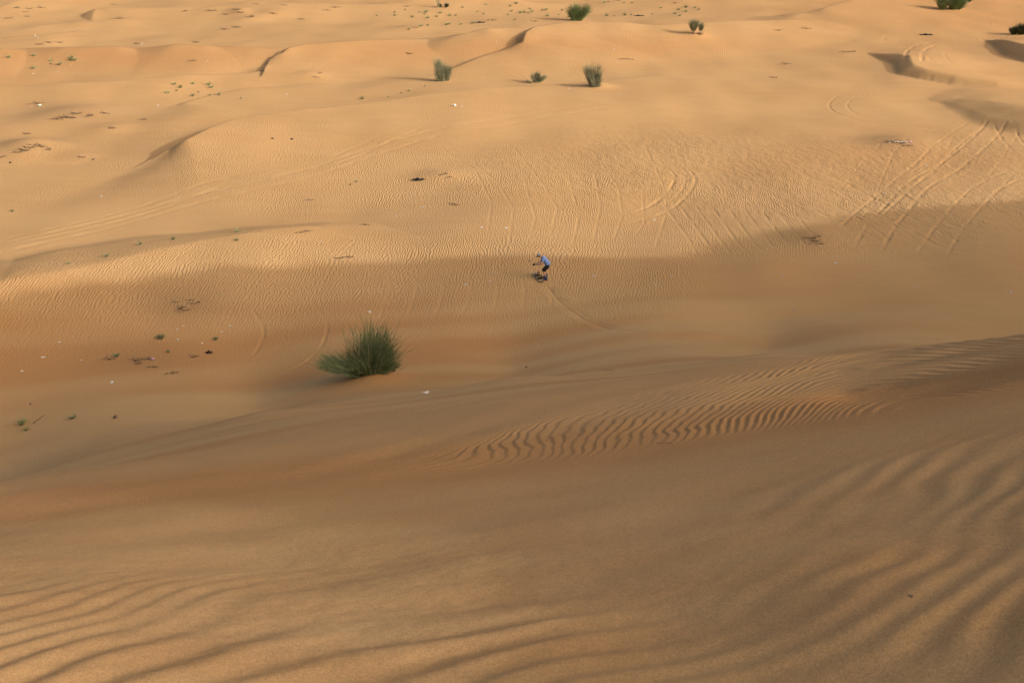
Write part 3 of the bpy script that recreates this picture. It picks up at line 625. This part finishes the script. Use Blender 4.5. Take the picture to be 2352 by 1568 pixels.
BRUSH = [
 ('low heap of grey dead twigs on the far left flat', 'dead twig heaps on the far left flat', 1.0, spots(0, 0, 5.852, [(225, 120), (400, 122), (545, 105), (345, 165), (370, 230), (125, 252), (1530, 48)])),
 ('dead twig heap on the sand above the far left ridge', 'dead twig heaps above the far left ridge', .9, spots(0, 0, 5.852, [(650, 575), (530, 600), (800, 575), (1610, 250), (1840, 600)])),
 ('small dead twig heap on the bright flat at upper left centre', 'dead twig heaps at upper left centre', 1.0, spots(402, 0, 5.852, [(1090, 65), (1470, 95), (840, 145), (885, 188), (680, 203), (1020, 250), (1320, 200), (2150, 115), (2040, 155), (1700, 275), (130, 138), (500, 148), (825, 378), (658, 400), (280, 575)])),
 ('dark dead stump with twigs below the far ridge slip face', 'dead stumps below the far ridge', .7, spots(402, 0, 5.852, [(1150, 950), (1940, 960), (1885, 1018), (240, 855)])),
 ('dead twig heap among the far green tufts', 'dead twig heaps among the far tufts', .9, spots(804, 0, 5.852, [(885, 385), (1910, 283), (760, 92), (795, 725)]) + spots(1206, 0, 5.852, [(2010, 35), (130, 300)])),
 ('heap of dead brush on the rightward far sand', 'dead brush on the right far sand', .9, spots(1550, 0, 2.934, [(700, 205), (1160, 370), (1200, 368), (745, 425), (670, 522), (880, 195)])),
 ('dark dead brush along the crumbled sand hummock at left', 'dead brush on the left hummocks', .8, spots(0, 201, 5.852, [(900, 400), (960, 405), (760, 428), (830, 405), (1040, 350), (1200, 385), (1400, 350), (360, 625), (1930, 445), (1500, 545), (1100, 900), (500, 205)])),
 ('tangled dark branches on the sand hummock at the left edge', 'branches on the left edge hummock', .8, spots(0, 201, 5.852, [(480, 765), (560, 780), (640, 815), (400, 800), (290, 830), (240, 865), (340, 840), (20, 930)])),
 ('dead twigs on the small crumbled mound beside the black cloth', 'twigs beside the black cloth', .4, [(1012, 404), (1022, 402), (1032, 410)]),
 ('thin line of dead twigs on the sunlit flat left of the person', 'twigs on the flat left of the person', .45, [(1040, 473), (1048, 476), (705, 537), (690, 540), (838, 522), (780, 603), (800, 600), (712, 458)]),
 ('dark twig cluster at the shadow edge right of the person', 'twig clusters at the right shadow edge', .5, [(1868, 550), (1874, 556), (1884, 562), (1858, 548), (1878, 545)]),
 ('dead twigs on the littered hummock below the wheel loop', 'twigs on the littered hummock', .6, [(2050, 330), (2064, 325), (2072, 332), (2040, 328), (2085, 338)]),
 ('dark bits of dead brush in the shaded hollow left of the bush', 'brush bits in the shaded hollow', .4, [(418, 708), (440, 700), (455, 698), (412, 712), (405, 695), (436, 692), (430, 714), (310, 823), (325, 820), (340, 820), (318, 830), (352, 838), (395, 852), (250, 820), (446, 818)])]
SCRAPS = [
 ('scrap of white plastic on the sunlit flat above the person', 'white scraps on the sunlit flat', spots(861, 344.5, 2.731, [(220, 280), (135, 430), (670, 505), (740, 270), (827, 505), (1145, 47), (1740, 200), (1750, 423), (302, 370)])),
 ('scrap of white plastic on the shaded sand near the person', 'white scraps on the shaded sand near the person', spots(861, 344.5, 2.731, [(1860, 808), (1762, 860), (1373, 804), (570, 863), (30, 905), (723, 838), (742, 785)])),
 ('flat white scrap among the crossing wheel tracks at right', 'white scraps among the right tracks', spots(1550, 344.5, 2.934, [(570, 372), (1360, 380), (1412, 300), (2217, 313), (2048, 347), (1690, 110), (1998, 246)])),
 ('white scrap in the shade at right below the shadow edge', 'white scraps in the right shade', spots(1550, 344.5, 2.934, [(1075, 510), (1658, 612), (1243, 745), (1080, 780), (1852, 777), (725, 877), (1615, 940), (2264, 967), (800, 1091), (986, 665), (1470, 680)])),
 ('white scrap on the sunlit sand at left below the big dune', 'white scraps on the left sunlit sand', spots(0, 344.5, 2.731, [(633, 288), (1847, 72), (1545, 205), (1945, 310), (2015, 597)])),
 ('white scrap in the shaded hollow left of the large bush', 'white scraps in the shaded hollow', spots(0, 344.5, 2.731, [(1150, 1108), (1112, 1125), (1443, 1113), (1268, 1217), (1115, 1188), (370, 1196)]) + spots(0, 689, 2.926, [(147, 462), (290, 372), (547, 392), (752, 537), (1490, 222)])),
 ('white scrap on the far left sand between the crests', 'white scraps on the far left sand', spots(0, 0, 2.926, [(1062, 718), (1068, 722), (1880, 637), (1925, 628), (1468, 597), (215, 703), (1395, 427), (955, 300), (240, 245), (255, 260), (478, 442), (222, 493), (390, 480), (95, 517)])),
 ('white scrap on the far sand near the three shrubs', 'white scraps near the three shrubs', spots(761, 0, 2.926, [(550, 297), (150, 297), (848, 522), (878, 728), (1110, 287), (1600, 594), (1900, 345), (1940, 625), (2175, 287)]))]

def build_small():
    R = random.Random(21)
    protos = []
    for k in range(4):
        st = Stems()
        for _ in range(70):
            st.add(curve((R.gauss(0, .08), R.gauss(0, .08), -.03), (R.gauss(0, .55), R.gauss(0, .55), 1), R.uniform(.45, 1.0), .03, R, 3, .08), .02, .006)
        o = st.build('grass_tuft', M['tuft']); protos.append([o, False])
    for lab, grp, size, L in TUFTS:
        for px, py in L:
            pr = R.choice(protos)
            if pr[1]: o = pr[0].copy(); C.objects.link(o)
            else: o = pr[0]; pr[1] = True
            o.location = G3(px, py); s_ = size*.85*R.uniform(.6, 1.3); o.scale = (s_*1.15, s_*1.15, s_*R.uniform(.75, 1.0)); o.rotation_euler = (0, 0, R.uniform(0, 6.28))
            tag(o, lab, 'tuft', grp)
    protos = []
    for k in range(5):
        st = Stems()
        for _ in range(22):
            a = R.uniform(0, 6.28); x0, y0 = R.gauss(0, .26), R.gauss(0, .10)
            st.add(curve((x0, y0, .02+R.random()*.12), (math.cos(a), .6*math.sin(a), R.uniform(-.02, .35)), R.uniform(.15, .65), .06, R, 4, .22), R.uniform(.010, .024), .006, 4)
        o = st.build('dead_brush', M['wood']); protos.append([o, False])
    for lab, grp, size, L in BRUSH:
        for px, py in L:
            pr = R.choice(protos)
            if pr[1]: o = pr[0].copy(); C.objects.link(o)
            else: o = pr[0]; pr[1] = True
            o.location = G3(px, py); s_ = size*R.uniform(.8, 1.25); o.scale = (s_*1.2, s_, s_); o.rotation_euler = (0, 0, R.gauss(0, .3))
            tag(o, lab, 'dead brush', grp)
    protos = []
    for k in range(4):
        v, f = [], []; nx, ny = 5, 4; w_, h_ = R.uniform(.16, .26), R.uniform(.08, .14)
        for s_ in (1, -1):
            for j in range(ny):
                for i in range(nx):
                    v.append((w_*(i/(nx-1)-.5)+R.gauss(0, .008), h_*(j/(ny-1)-.5)+R.gauss(0, .008), .03+.03*math.sin(i*1.7+k)*math.cos(j*1.3)+s_*.004))
        n0 = nx*ny
        for j in range(ny-1):
            for i in range(nx-1):
                a = j*nx+i; f.append((a, a+1, a+nx+1, a+nx)); f.append((n0+a, n0+a+nx, n0+a+nx+1, n0+a+1))
        rim = [i for i in range(nx)]+[j*nx+nx-1 for j in range(1, ny)]+[(ny-1)*nx+i for i in range(nx-2, -1, -1)]+[j*nx for j in range(ny-2, 0, -1)]
        for a, b in zip(rim, rim[1:]+rim[:1]): f.append((a, n0+a, n0+b, b))
        protos.append([link('plastic_scrap', v, f, M['white']), False])
    for lab, grp, L in SCRAPS:
        for px, py in L:
            pr = R.choice(protos)
            if pr[1]: o = pr[0].copy(); C.objects.link(o)
            else: o = pr[0]; pr[1] = True
            g = G3(px, py); o.location = g+Vector((0, 0, .01)); s_ = R.uniform(.32, .7)*(1+max(0, g.y-90)/200); o.scale = (s_, s_*1.3, s_*1.4); o.rotation_euler = (R.gauss(.15, .15), R.gauss(0, .15), R.uniform(-.5, .5))
            tag(o, lab, 'litter', grp)
    src = protos[0][0]
    for px, py, s_, lab, mat in [(1043, 247, 1.9, 'largest white plastic litter piece on the long dune face at upper centre', 'white'), (848, 719, 1.0, 'white scrap just above the tip of the large green bush', 'white'), (977, 901, 1.1, 'lone white scrap on the shaded slope right of and below the bush', 'white'),
                                 (349, 821, 1.0, 'faded pink scrap beside the twigs in the shaded hollow', 'pink'), (2090, 329, 1.4, 'pink scrap on the littered hummock at right', 'pink'), (90, 241, 1.8, 'pale mint coloured container lying beside twigs at upper left', 'mint')]:
        me = src.data.copy(); me.materials.clear(); me.materials.append(M[mat]); o = D.objects.new('plastic_scrap', me); C.objects.link(o)
        o.location = G3(px, py)+Vector((0, 0, .02)); o.scale = (s_, s_, s_*1.6); o.rotation_euler = (.2, .1, R.uniform(-.4, .4)); tag(o, lab, 'litter')
    # bright bits on the littered hummock
    for k in range(9):
        o = protos[k % 4][0].copy(); C.objects.link(o); o.location = G3(2042+k*5, 326-abs(k-4)*-.6+R.random()*2)+Vector((0, 0, .02)); o.scale = (.8, .8, 1); o.rotation_euler = (.2, .1, R.uniform(-.5, .5))
        tag(o, 'white scrap in the row of litter on the crumbled hummock at right', 'litter', 'white scraps on the littered hummock')
    # black cloths
    def cloth(px, py, w_, d_, lab, name='black_cloth'):
        v, f = [], []; nx, ny = 14, 6
        for j in range(ny):
            for i in range(nx):
                u = i/(nx-1); t = j/(ny-1); wd = math.sin(math.pi*min(u*1.15+.03, 1))**.7
                v.append(((u-.5)*w_, (t-.5)*d_*wd, .05+.10*wd*math.sin(t*3.1)+.05*math.sin(u*17+t*3)*wd))
        for j in range(ny-1):
            for i in range(nx-1): a = j*nx+i; f.append((a, a+1, a+nx+1, a+nx))
        o = link(name, v, f, M['black'], None, True); md = o.modifiers.new('thickness', 'SOLIDIFY'); md.thickness = .012; o.location = G3(px, py); tag(o, lab, 'cloth'); return o
    cloth(964, 414, 1.15, .5, 'black cloth half buried in sand beside a small crumbled mound')
    cloth(1106, 52, 1.9, .8, 'black cloth lying on the far flat behind the dune crest')
    cloth(1470, 36, 1.9, .7, 'dark crumpled cloth on the far flat right of the broom shrub')
    cloth(2131, 81, 2.2, .8, 'long dark object lying beside the far curved wheel tracks', 'dark_bundle')
    cloth(482, 811, .42, .16, 'small black strip lying left of the large bush')
    cloth(903, 842, .3, .14, 'small black scrap at the right foot of the large bush')
    # sticks and stones
    def stick(px, py, pts_, r, lab):
        st = Stems(); st.add([np.array(p, float) for p in pts_], r, r*.7, 5); o = st.build('stick', M['wood']); o.location = G3(px, py); tag(o, lab, 'stick')
    stick(1437, 142, [(-1.6, 0, .05), (-.5, .1, .12), (.3, 0, .16), (.9, 0, .05)], .045, 'long thin stick lying on the sand rise right of the three shrubs')
    stick(90, 970, [(-.22, -.1, .02), (0, 0, .16), (.2, .1, .30)], .02, 'short slanting stick beside the green sprigs at the left edge')
    stick(1528, 1019, [(-.07, 0, .012), (0, .006, .018), (.07, 0, .012)], .0035, 'tiny straight twig just below the ripple band')
    stick(1400, 849, [(-.25, 0, .02), (0, .04, .04), (.2, .02, .02)], .01, 'faint thin twig on the smooth shaded slope')
    def clod(px, py, r, lab, squash=.8):
        bm = bmesh.new(); bmesh.ops.create_icosphere(bm, subdivisions=2, radius=r)
        for v in bm.verts: v.co *= 1+.35*float(noise(np.array(v.co.x/r*1.3+px), np.array(v.co.y/r*1.3+v.co.z/r), 9)); v.co.z *= squash
        me = D.meshes.new('clod'); bm.to_mesh(me); bm.free(); me.materials.append(M['wood']); o = D.objects.new('clod', me); C.objects.link(o); o.location = G3(px, py)+Vector((0, 0, r*.3)); tag(o, lab, 'clod'); return o
    clod(265, 955, .10, 'dark clod of earth on the shaded slope below the old wheel track')
    clod(166, 960, .06, 'small dark clod beside the sprig on the shaded left slope')
    clod(70, 925, .05, 'tiny dark pebble above the old wheel track at far left')
    clod(1209, 840, .05, 'tiny dark pebble on the smooth slope below the board trail')
    clod(1257, 1010, .007, 'tiny black speck of stone in the ripple band')
    clod(2092, 1382, .0065, 'dark nub poking from the sand in the lower right foreground', .6)
    clod(2086, 1380, .0035, 'darker crumb just left of the foreground nub', .6)
    for k, (px, py) in enumerate([(214, 360), (24, 371), (670, 319), (626, 318)]): clod(px, py, .11, ('dark pebble on the sand above the left hummocks', 'dark pebble just below the branches at the left edge', 'dark pebble on the sunlit dune, right one of the pair', 'dark pebble on the sunlit dune, left one of the pair')[k])

# ------------------------------------------------------------------ the sandboarder
def skinned(name, nodes, edges, mat, parent, sub=2, extra=None):
    """nodes: {key: ((x,y,z), rx, ry)}; grows one smooth tapering surface over the skeleton"""
    keys = list(nodes); idx = {k: i for i, k in enumerate(keys)}
    me = D.meshes.new(name); me.from_pydata([nodes[k][0] for k in keys], [(idx[a], idx[b]) for a, b in edges], [])
    o = D.objects.new(name, me); C.objects.link(o)
    md = o.modifiers.new('skin', 'SKIN'); md.use_smooth_shade = True
    for k, i in idx.items():
        sv = me.skin_vertices[0].data[i]; sv.radius = (nodes[k][1], nodes[k][2]); sv.use_root = (i == 0)
    sb = o.modifiers.new('sub', 'SUBSURF'); sb.levels = sub; sb.render_levels = sub
    dg = bpy.context.evaluated_depsgraph_get(); m2 = D.meshes.new_from_object(o.evaluated_get(dg))
    D.objects.remove(o); D.meshes.remove(me)
    m2.name = name
    if extra:
        bm = bmesh.new(); bm.from_mesh(m2)
        for e in extra: bm.from_mesh(e); D.meshes.remove(e)
        bm.to_mesh(m2); bm.free()
    m2.materials.clear(); m2.materials.append(mat); m2.polygons.foreach_set('use_smooth', [True]*len(m2.polygons))
    o = D.objects.new(name, m2); C.objects.link(o)
    if parent is not None: o.parent = parent
    return o
def chain(pts_, r):
    return {i: (tuple(p), r[i], r[i]) for i, p in enumerate(pts_)}, [(i, i+1) for i in range(len(pts_)-1)]
def skin_part(nodes, edges, sub=1):
    o = skinned('tmp', nodes, edges, M['skin'], None, sub); m = o.data; D.objects.remove(o); return m
def box_bm(bm, c, s, rot=None, bev=.0):
    b2 = bmesh.new(); bmesh.ops.create_cube(b2, size=1); bmesh.ops.scale(b2, vec=s, verts=b2.verts)
    if bev: bmesh.ops.bevel(b2, geom=b2.edges[:], offset=bev, segments=2, affect='EDGES')
    if rot is not None: bmesh.ops.rotate(b2, cent=(0, 0, 0), matrix=rot, verts=b2.verts)
    bmesh.ops.translate(b2, vec=c, verts=b2.verts); m = D.meshes.new('t'); b2.to_mesh(m); b2.free(); bm.from_mesh(m); D.meshes.remove(m)
def bm_obj(name, bm, mat, parent, smooth=False):
    me = D.meshes.new(name); bm.to_mesh(me); bm.free()
    me.materials.append(mat)
    if smooth: me.polygons.foreach_set('use_smooth', [True]*len(me.polygons))
    o = D.objects.new(name, me); C.objects.link(o); o.parent = parent; return o

def build_person():
    g = G3(1254, 645)
    def gz(x, y): return height(g.x+x, g.y+y)-g.z
    P = thing('person', 'person in blue shirt and black shorts bending over on the sand, arms held forward', 'person', g)
    zn, zf = min(gz(.0, -.2), gz(-.12, -.2), gz(.1, -.2))+.0, min(gz(.02, .2), gz(-.1, .2), gz(.12, .2))+.0
    n = {}
    def N(k, x, y, z, rx, ry=None): n[k] = ((x, y, z), rx, ry or rx)
    N('pelvis', .09, 0, .86, .10, .125); N('belly', .02, 0, 1.0, .105, .14); N('chest', -.09, 0, 1.16, .13, .175); N('neckbase', -.20, 0, 1.30, .075, .08)
    N('neck', -.27, 0, 1.35, .055); N('skull0', -.33, 0, 1.385, .075, .075); N('skull', -.385, 0, 1.40, .098, .085); N('jaw', -.385, 0, 1.315, .055, .052); N('crown', -.41, 0, 1.455, .075, .07)
    for s, t, z0 in ((-1, 'n', zn), (1, 'f', zf)):
        kx = -.18 if s < 0 else -.03
        N(t+'hip', .08, s*.09, .80, .080); N(t+'thigh', (.08+kx)/2, s*.14, .68, .082); N(t+'knee', kx, s*.17, .53, .055)
        N(t+'calf', kx*.55+.02, s*.185, .36+z0, .052); N(t+'ankle', .03, s*.20, .12+z0, .036); N(t+'heel', .05, s*.20, .045+z0, .036); N(t+'toe', -.15, s*.215, .03+z0, .032, .042)
        N(t+'sh', -.17, s*.165, 1.26, .062)
    N('nel', -.27, -.27, .975, .040); N('nfa', -.42, -.22, .93, .037); N('nwr', -.57, -.16, .885, .026); N('npalm', -.645, -.14, .88, .030, .022)
    N('fel', -.30, .25, .96, .040); N('ffa', -.42, .19, .91, .036); N('fwr', -.55, .12, .865, .026); N('fpalm', -.62, .10, .865, .030, .022)
    E = [('pelvis', 'belly'), ('belly', 'chest'), ('chest', 'neckbase'), ('neckbase', 'neck'), ('neck', 'skull0'), ('skull0', 'skull'), ('skull', 'jaw'), ('skull', 'crown')]
    for t in 'nf': E += [('pelvis', t+'hip'), (t+'hip', t+'thigh'), (t+'thigh', t+'knee'), (t+'knee', t+'calf'), (t+'calf', t+'ankle'), (t+'ankle', t+'heel'), (t+'heel', t+'toe'), ('chest', t+'sh'), (t+'sh', t+'el'), (t+'el', t+'fa'), (t+'fa', t+'wr'), (t+'wr', t+'palm')]
    ex = []
    for t, s in (('n', -1), ('f', 1)):                       # five fingers closing on what the hand holds, thumb from the side of the palm
        px, py, pz = n[t+'palm'][0]
        for k in range(4):
            L = (.072, .080, .075, .060)[k]; oz = .024-.016*k
            pts_ = [(px-.01, py, pz+oz), (px-.05, py-s*.012, pz+oz), (px-.05-L*.35, py-s*.012-.014*s, pz+oz-.004), (px-.045-L*.3, py-s*.040, pz+oz-.01), (px-.03, py-s*.050, pz+oz-.012)]
            ex.append(skin_part(*chain(pts_, [.010, .009, .0085, .008, .007])))
        ex.append(skin_part(*chain([(px+.01, py-s*.01, pz+.02), (px-.015, py-s*.03, pz+.04), (px-.045, py-s*.042, pz+.038)], [.012, .010, .008])))
    # nose, ears
    ex.append(skin_part(*chain([(-.455, 0, 1.375), (-.492, 0, 1.345), (-.475, 0, 1.332)], [.012, .014, .010])))
    for s in (-1, 1): ex.append(skin_part(*chain([(-.36, s*.083, 1.40), (-.352, s*.098, 1.385), (-.365, s*.09, 1.36)], [.012, .012, .008])))
    skinned('body', n, E, M['skin'], P, 2, ex)
    for s in (-1, 1):                                        # eyes and mouth
        bm = bmesh.new(); bmesh.ops.create_uvsphere(bm, u_segments=10, v_segments=6, radius=.012); bmesh.ops.translate(bm, vec=(-.466, s*.032, 1.372), verts=bm.verts); bm_obj('eye', bm, M['hair'], P, True)
    # clothing
    q_ = {k: v for k, v in n.items()}
    def grow(keys, d): return {k: (n[k][0], n[k][1]+d, n[k][2]+d) for k in keys}
    sh = grow(['belly', 'chest', 'neckbase', 'nsh', 'fsh'], .022)
    sh['hem'] = ((.085, 0, .87), .165, .195); sh['hem2'] = ((.10, 0, .83), .175, .20); sh['belly'] = ((.03, 0, 1.0), .155, .185); sh['neckbase'] = ((-.205, 0, 1.30), .09, .095)
    for t, s in (('n', -1), ('f', 1)):
        a = np.array(n[t+'sh'][0]); b = np.array(n[t+'el'][0]); sh[t+'sl'] = (tuple(a+(b-a)*.42), .068, .068); sh[t+'cuff'] = (tuple(a+(b-a)*.68), .072, .072); sh[t+'sh'] = (tuple(a), .088, .088)
    skinned('shirt', {k: sh[k] for k in ['chest', 'belly', 'hem', 'hem2', 'neckbase', 'nsh', 'nsl', 'ncuff', 'fsh', 'fsl', 'fcuff']},
            [('chest', 'belly'), ('belly', 'hem'), ('hem', 'hem2'), ('chest', 'neckbase'), ('chest', 'nsh'), ('nsh', 'nsl'), ('nsl', 'ncuff'), ('chest', 'fsh'), ('fsh', 'fsl'), ('fsl', 'fcuff')], M['shirt'], P)
    so = {'waist': ((.08, 0, .93), .145, .17), 'seat': ((.10, 0, .79), .20, .20)}
    for t, s in (('n', -1), ('f', 1)):
        a = np.array(n[t+'hip'][0]); b = np.array(n[t+'knee'][0]); so[t+'a'] = (tuple(a+(b-a)*.3), .130, .125); so[t+'b'] = (tuple(a+(b-a)*.7), .125, .12); so[t+'c'] = (tuple(a+(b-a)*1.08), .120, .115)
    S_ = skinned('shorts', so, [('waist', 'seat'), ('seat', 'na'), ('na', 'nb'), ('nb', 'nc'), ('seat', 'fa'), ('fa', 'fb'), ('fb', 'fc')], M['shorts'], P)
    st = Stems(); st.add([np.array(p) for p in [(-.06, -.10, .90), (-.075, -.11, .86), (-.07, -.12, .82)]], .008, .006, 5); st.add([np.array(p) for p in [(-.06, -.09, .90), (-.085, -.09, .865), (-.09, -.10, .84)]], .008, .006, 5)
    st.build('drawcord', M['cord'], S_)
    for t, z0 in (('n', zn), ('f', zf)):
        c_ = np.array(n[t+'calf'][0]); a = np.array(n[t+'ankle'][0]); hl = np.array(n[t+'heel'][0]); to = np.array(n[t+'toe'][0])
        nd = {'top': (tuple(a+(c_-a)*.62), .072, .072), 'mid': (tuple(a+(c_-a)*.2), .068, .068), 'an': (tuple(a+(0, 0, -.02)), .066, .062), 'he': (tuple(hl+(.015, 0, .02)), .055, .055), 'ball': (tuple((hl+to)/2+(0, 0, .025)), .052, .058), 'to': (tuple(to+(-.03, 0, .02)), .040, .052)}
        b = skinned('boot', nd, [('top', 'mid'), ('mid', 'an'), ('an', 'he'), ('an', 'ball'), ('ball', 'to')], M['boot'], P)
        bm = bmesh.new()
        r = bmesh.ops.create_circle(bm, cap_ends=True, segments=20, radius=1)
        for v in bm.verts: v.co = Vector((v.co.x*.15, v.co.y*(.055 if v.co.x > 0 else .062), 0))
        e = bmesh.ops.extrude_face_region(bm, geom=bm.faces[:]); bmesh.ops.translate(bm, vec=(0, 0, .03), verts=[v for v in e['geom'] if isinstance(v, bmesh.types.BMVert)])
        bmesh.ops.recalc_face_normals(bm, faces=bm.faces); bmesh.ops.translate(bm, vec=((hl[0]+to[0])/2-.005, hl[1], z0+.004), verts=bm.verts)
        bm_obj('sole', bm, M['sole'], b)
    # cap with peak, hair, beard
    bm = bmesh.new(); bmesh.ops.create_uvsphere(bm, u_segments=20, v_segments=12, radius=1)
    bmesh.ops.delete(bm, geom=[v for v in bm.verts if v.co.z < -.12], context='VERTS')
    for v in bm.verts: v.co = Vector((v.co.x*.122, v.co.y*.102, v.co.z*.095))
    bmesh.ops.rotate(bm, cent=(0, 0, 0), matrix=Matrix.Rotation(-.42, 3, 'Y'), verts=bm.verts); bmesh.ops.translate(bm, vec=(-.402, 0, 1.428), verts=bm.verts)
    cap = bm_obj('cap', bm, M['capw'], P, True); cap.modifiers.new('thick', 'SOLIDIFY').thickness = .006
    v, f = [], []
    for j in range(4):
        for i in range(9):
            a = -1.05+2.1*i/8; r = 1+j*.13
            v.append((-.402-.112*math.cos(a)*r*1.0, .088*math.sin(a)*(1+j*.03), 1.388-.022*j-.012*(1-math.cos(a))*3))
    for j in range(3):
        for i in range(8): a = j*9+i; f.append((a, a+1, a+10, a+9))
    pk = link('peak', v, f, M['black'], cap, True); pk.modifiers.new('thick', 'SOLIDIFY').thickness = .006
    bd = {'a': ((-.345, 0, 1.335), .030, .062), 'b': ((-.385, 0, 1.305), .030, .048), 'c': ((-.43, 0, 1.315), .024, .033)}
    skinned('beard', bd, [('a', 'b'), ('b', 'c')], M['hair'], P)
    hr = {'a': ((-.36, 0, 1.445), .06, .085), 'b': ((-.345, 0, 1.405), .055, .078), 'c': ((-.325, 0, 1.375), .036, .055)}
    skinned('hair', hr, [('a', 'b'), ('b', 'c')], M['hair'], P)
    # what the hands hold
    F = n['fpalm'][0]; st = Stems(); A = np.array([F[0]+.06, F[1]-.035, F[2]-.035]); Bv = np.array([-.93, F[1]-.05, 1.045])
    root = thing('selfie_stick', 'thin black stick with a small camera at its tip held out by the person', 'stick', g)
    st.add([A, A+(Bv-A)*.5, Bv], .009, .007, 8); st.build('rod', M['steel'], root)
    st = Stems(); st.add([A, A+(Bv-A)*.38], .017, .017, 8); st.build('grip', M['black'], root)
    bm = bmesh.new(); box_bm(bm, tuple(Bv+np.array((-.015, 0, .02))), (.05, .065, .05), bev=.006); cm = bm_obj('camera', bm, M['black'], root)
    bm = bmesh.new(); bmesh.ops.create_cone(bm, cap_ends=True, segments=14, radius1=.014, radius2=.014, depth=.012); bmesh.ops.rotate(bm, cent=(0, 0, 0), matrix=Matrix.Rotation(math.pi/2, 3, 'Y'), verts=bm.verts); bmesh.ops.translate(bm, vec=tuple(Bv+np.array((-.046, 0, .024))), verts=bm.verts); bm_obj('lens', bm, M['steel'], cm)
    Nn = n['npalm'][0]; root = thing('remote_control', 'black hand held device in the near hand of the person', 'device', g)
    bm = bmesh.new(); box_bm(bm, (Nn[0]-.055, Nn[1]+.035, Nn[2]+.0), (.135, .075, .105), Matrix.Rotation(.35, 3, 'Y'), bev=.018); bm_obj('case', bm, M['black'], root, True)
    bm = bmesh.new(); bmesh.ops.create_cone(bm, cap_ends=True, segments=12, radius1=.012, radius2=.009, depth=.03); bmesh.ops.translate(bm, vec=(Nn[0]-.075, Nn[1]+.03, Nn[2]+.065), verts=bm.verts); bm_obj('knob', bm, M['steel'], root)

    # the board lies beside the feet
    cx, cy = -.43, .10; ax = Vector((-.20, .74, 0)); L = ax.length; ang = math.atan2(ax.y, ax.x)
    zc = max(gz(cx, cy), (gz(cx-.15, cy+.55)+gz(cx+.15, cy-.55))/2)+.05
    slope = math.atan2(gz(cx-.15, cy+.6)-gz(cx+.15, cy-.6), 1.24)
    B_ = thing('sandboard', 'dusty sandboard with dark red edge and empty bindings lying beside the person', 'board', g+Vector((cx, cy, zc)))
    B_.rotation_euler = (math.radians(-3), -slope, ang)
    v, f = [], []; nx, ny = 33, 9
    for s in (1, -1):
        for i in range(nx):
            u = -1+2*i/(nx-1); au = abs(u); wd = .15*(1-.10*(1-au*au))*(1-max(0, (au-.80)/.2)**2.4)**.5 if au < 1 else .0
            zz = .16*max(0, au-.80)**1.35*3.0
            for j in range(ny): t = -1+2*j/(ny-1); v.append((u*L, t*max(wd, .004), zz+s*.009))
    n0 = nx*ny
    for i in range(nx-1):
        for j in range(ny-1): a = i*ny+j; f.append((a, a+ny, a+ny+1, a+1))
    top = link('deck', v[:n0], f, M['deck'], B_, True)
    f2 = [(n0+a, n0+b, n0+c, n0+d) for d, c, b, a in f]
    for i in range(nx-1):
        for j in (0, ny-1):
            a = i*ny+j; q4 = (a, a+ny, n0+a+ny, n0+a); f2.append(q4 if j else q4[::-1])
    e = [tuple(p) for p in v]
    for k in range(n0): e[k] = (v[k][0], v[k][1]*1.0, v[k][2]-.001)
    ed = link('base_and_edge', e, f2, M['edge'], B_, False)
    for u in (-.36, .30):
        bx = u*L
        bm = bmesh.new(); box_bm(bm, (bx, 0, .024), (.13, .25, .022), bev=.006); box_bm(bm, (bx-.055, 0, .045), (.012, .24, .05)); box_bm(bm, (bx+.055, 0, .045), (.012, .24, .05))
        bp = bm_obj('binding', bm, M['sole'], B_)
        bm = bmesh.new()
        for k in range(7):
            a = -1.1+2.2*k/6; box_bm(bm, (bx+.055*math.sin(a), -.115-.02*math.cos(a), .13), (.022, .012, .19+.05*math.cos(a)), Matrix.Rotation(0, 3, 'Z'))
        bm_obj('highback', bm, M['sole'], bp)
        for y0, h_, tilt in ((-.03, .15, .5), (.09, .10, -.3)):
            st = Stems()
            pts_ = [(bx-.06, y0, .05), (bx-.066, y0, .05+h_*.6), (bx-.03, y0+.02*tilt, .05+h_), (bx+.03, y0+.03*tilt, .05+h_), (bx+.066, y0, .05+h_*.6), (bx+.06, y0, .05)]
            st.add([np.array(p) for p in pts_], .014, .014, 6); st.build('strap', M['black'], bp)
        st = Stems(); st.add([np.array(p) for p in [(bx+.05, -.06, .10), (bx+.09, -.10, .18), (bx+.12, -.13, .27)]], .013, .010, 5); st.build('loose_strap', M['black'], bp)
        bm = bmesh.new(); bmesh.ops.create_uvsphere(bm, u_segments=8, v_segments=6, radius=.016); bmesh.ops.translate(bm, vec=(bx-.07, .12, .06), verts=bm.verts); bm_obj('buckle', bm, M['steel'], bp)
build_ground()
build_plants()
build_small()
build_person()
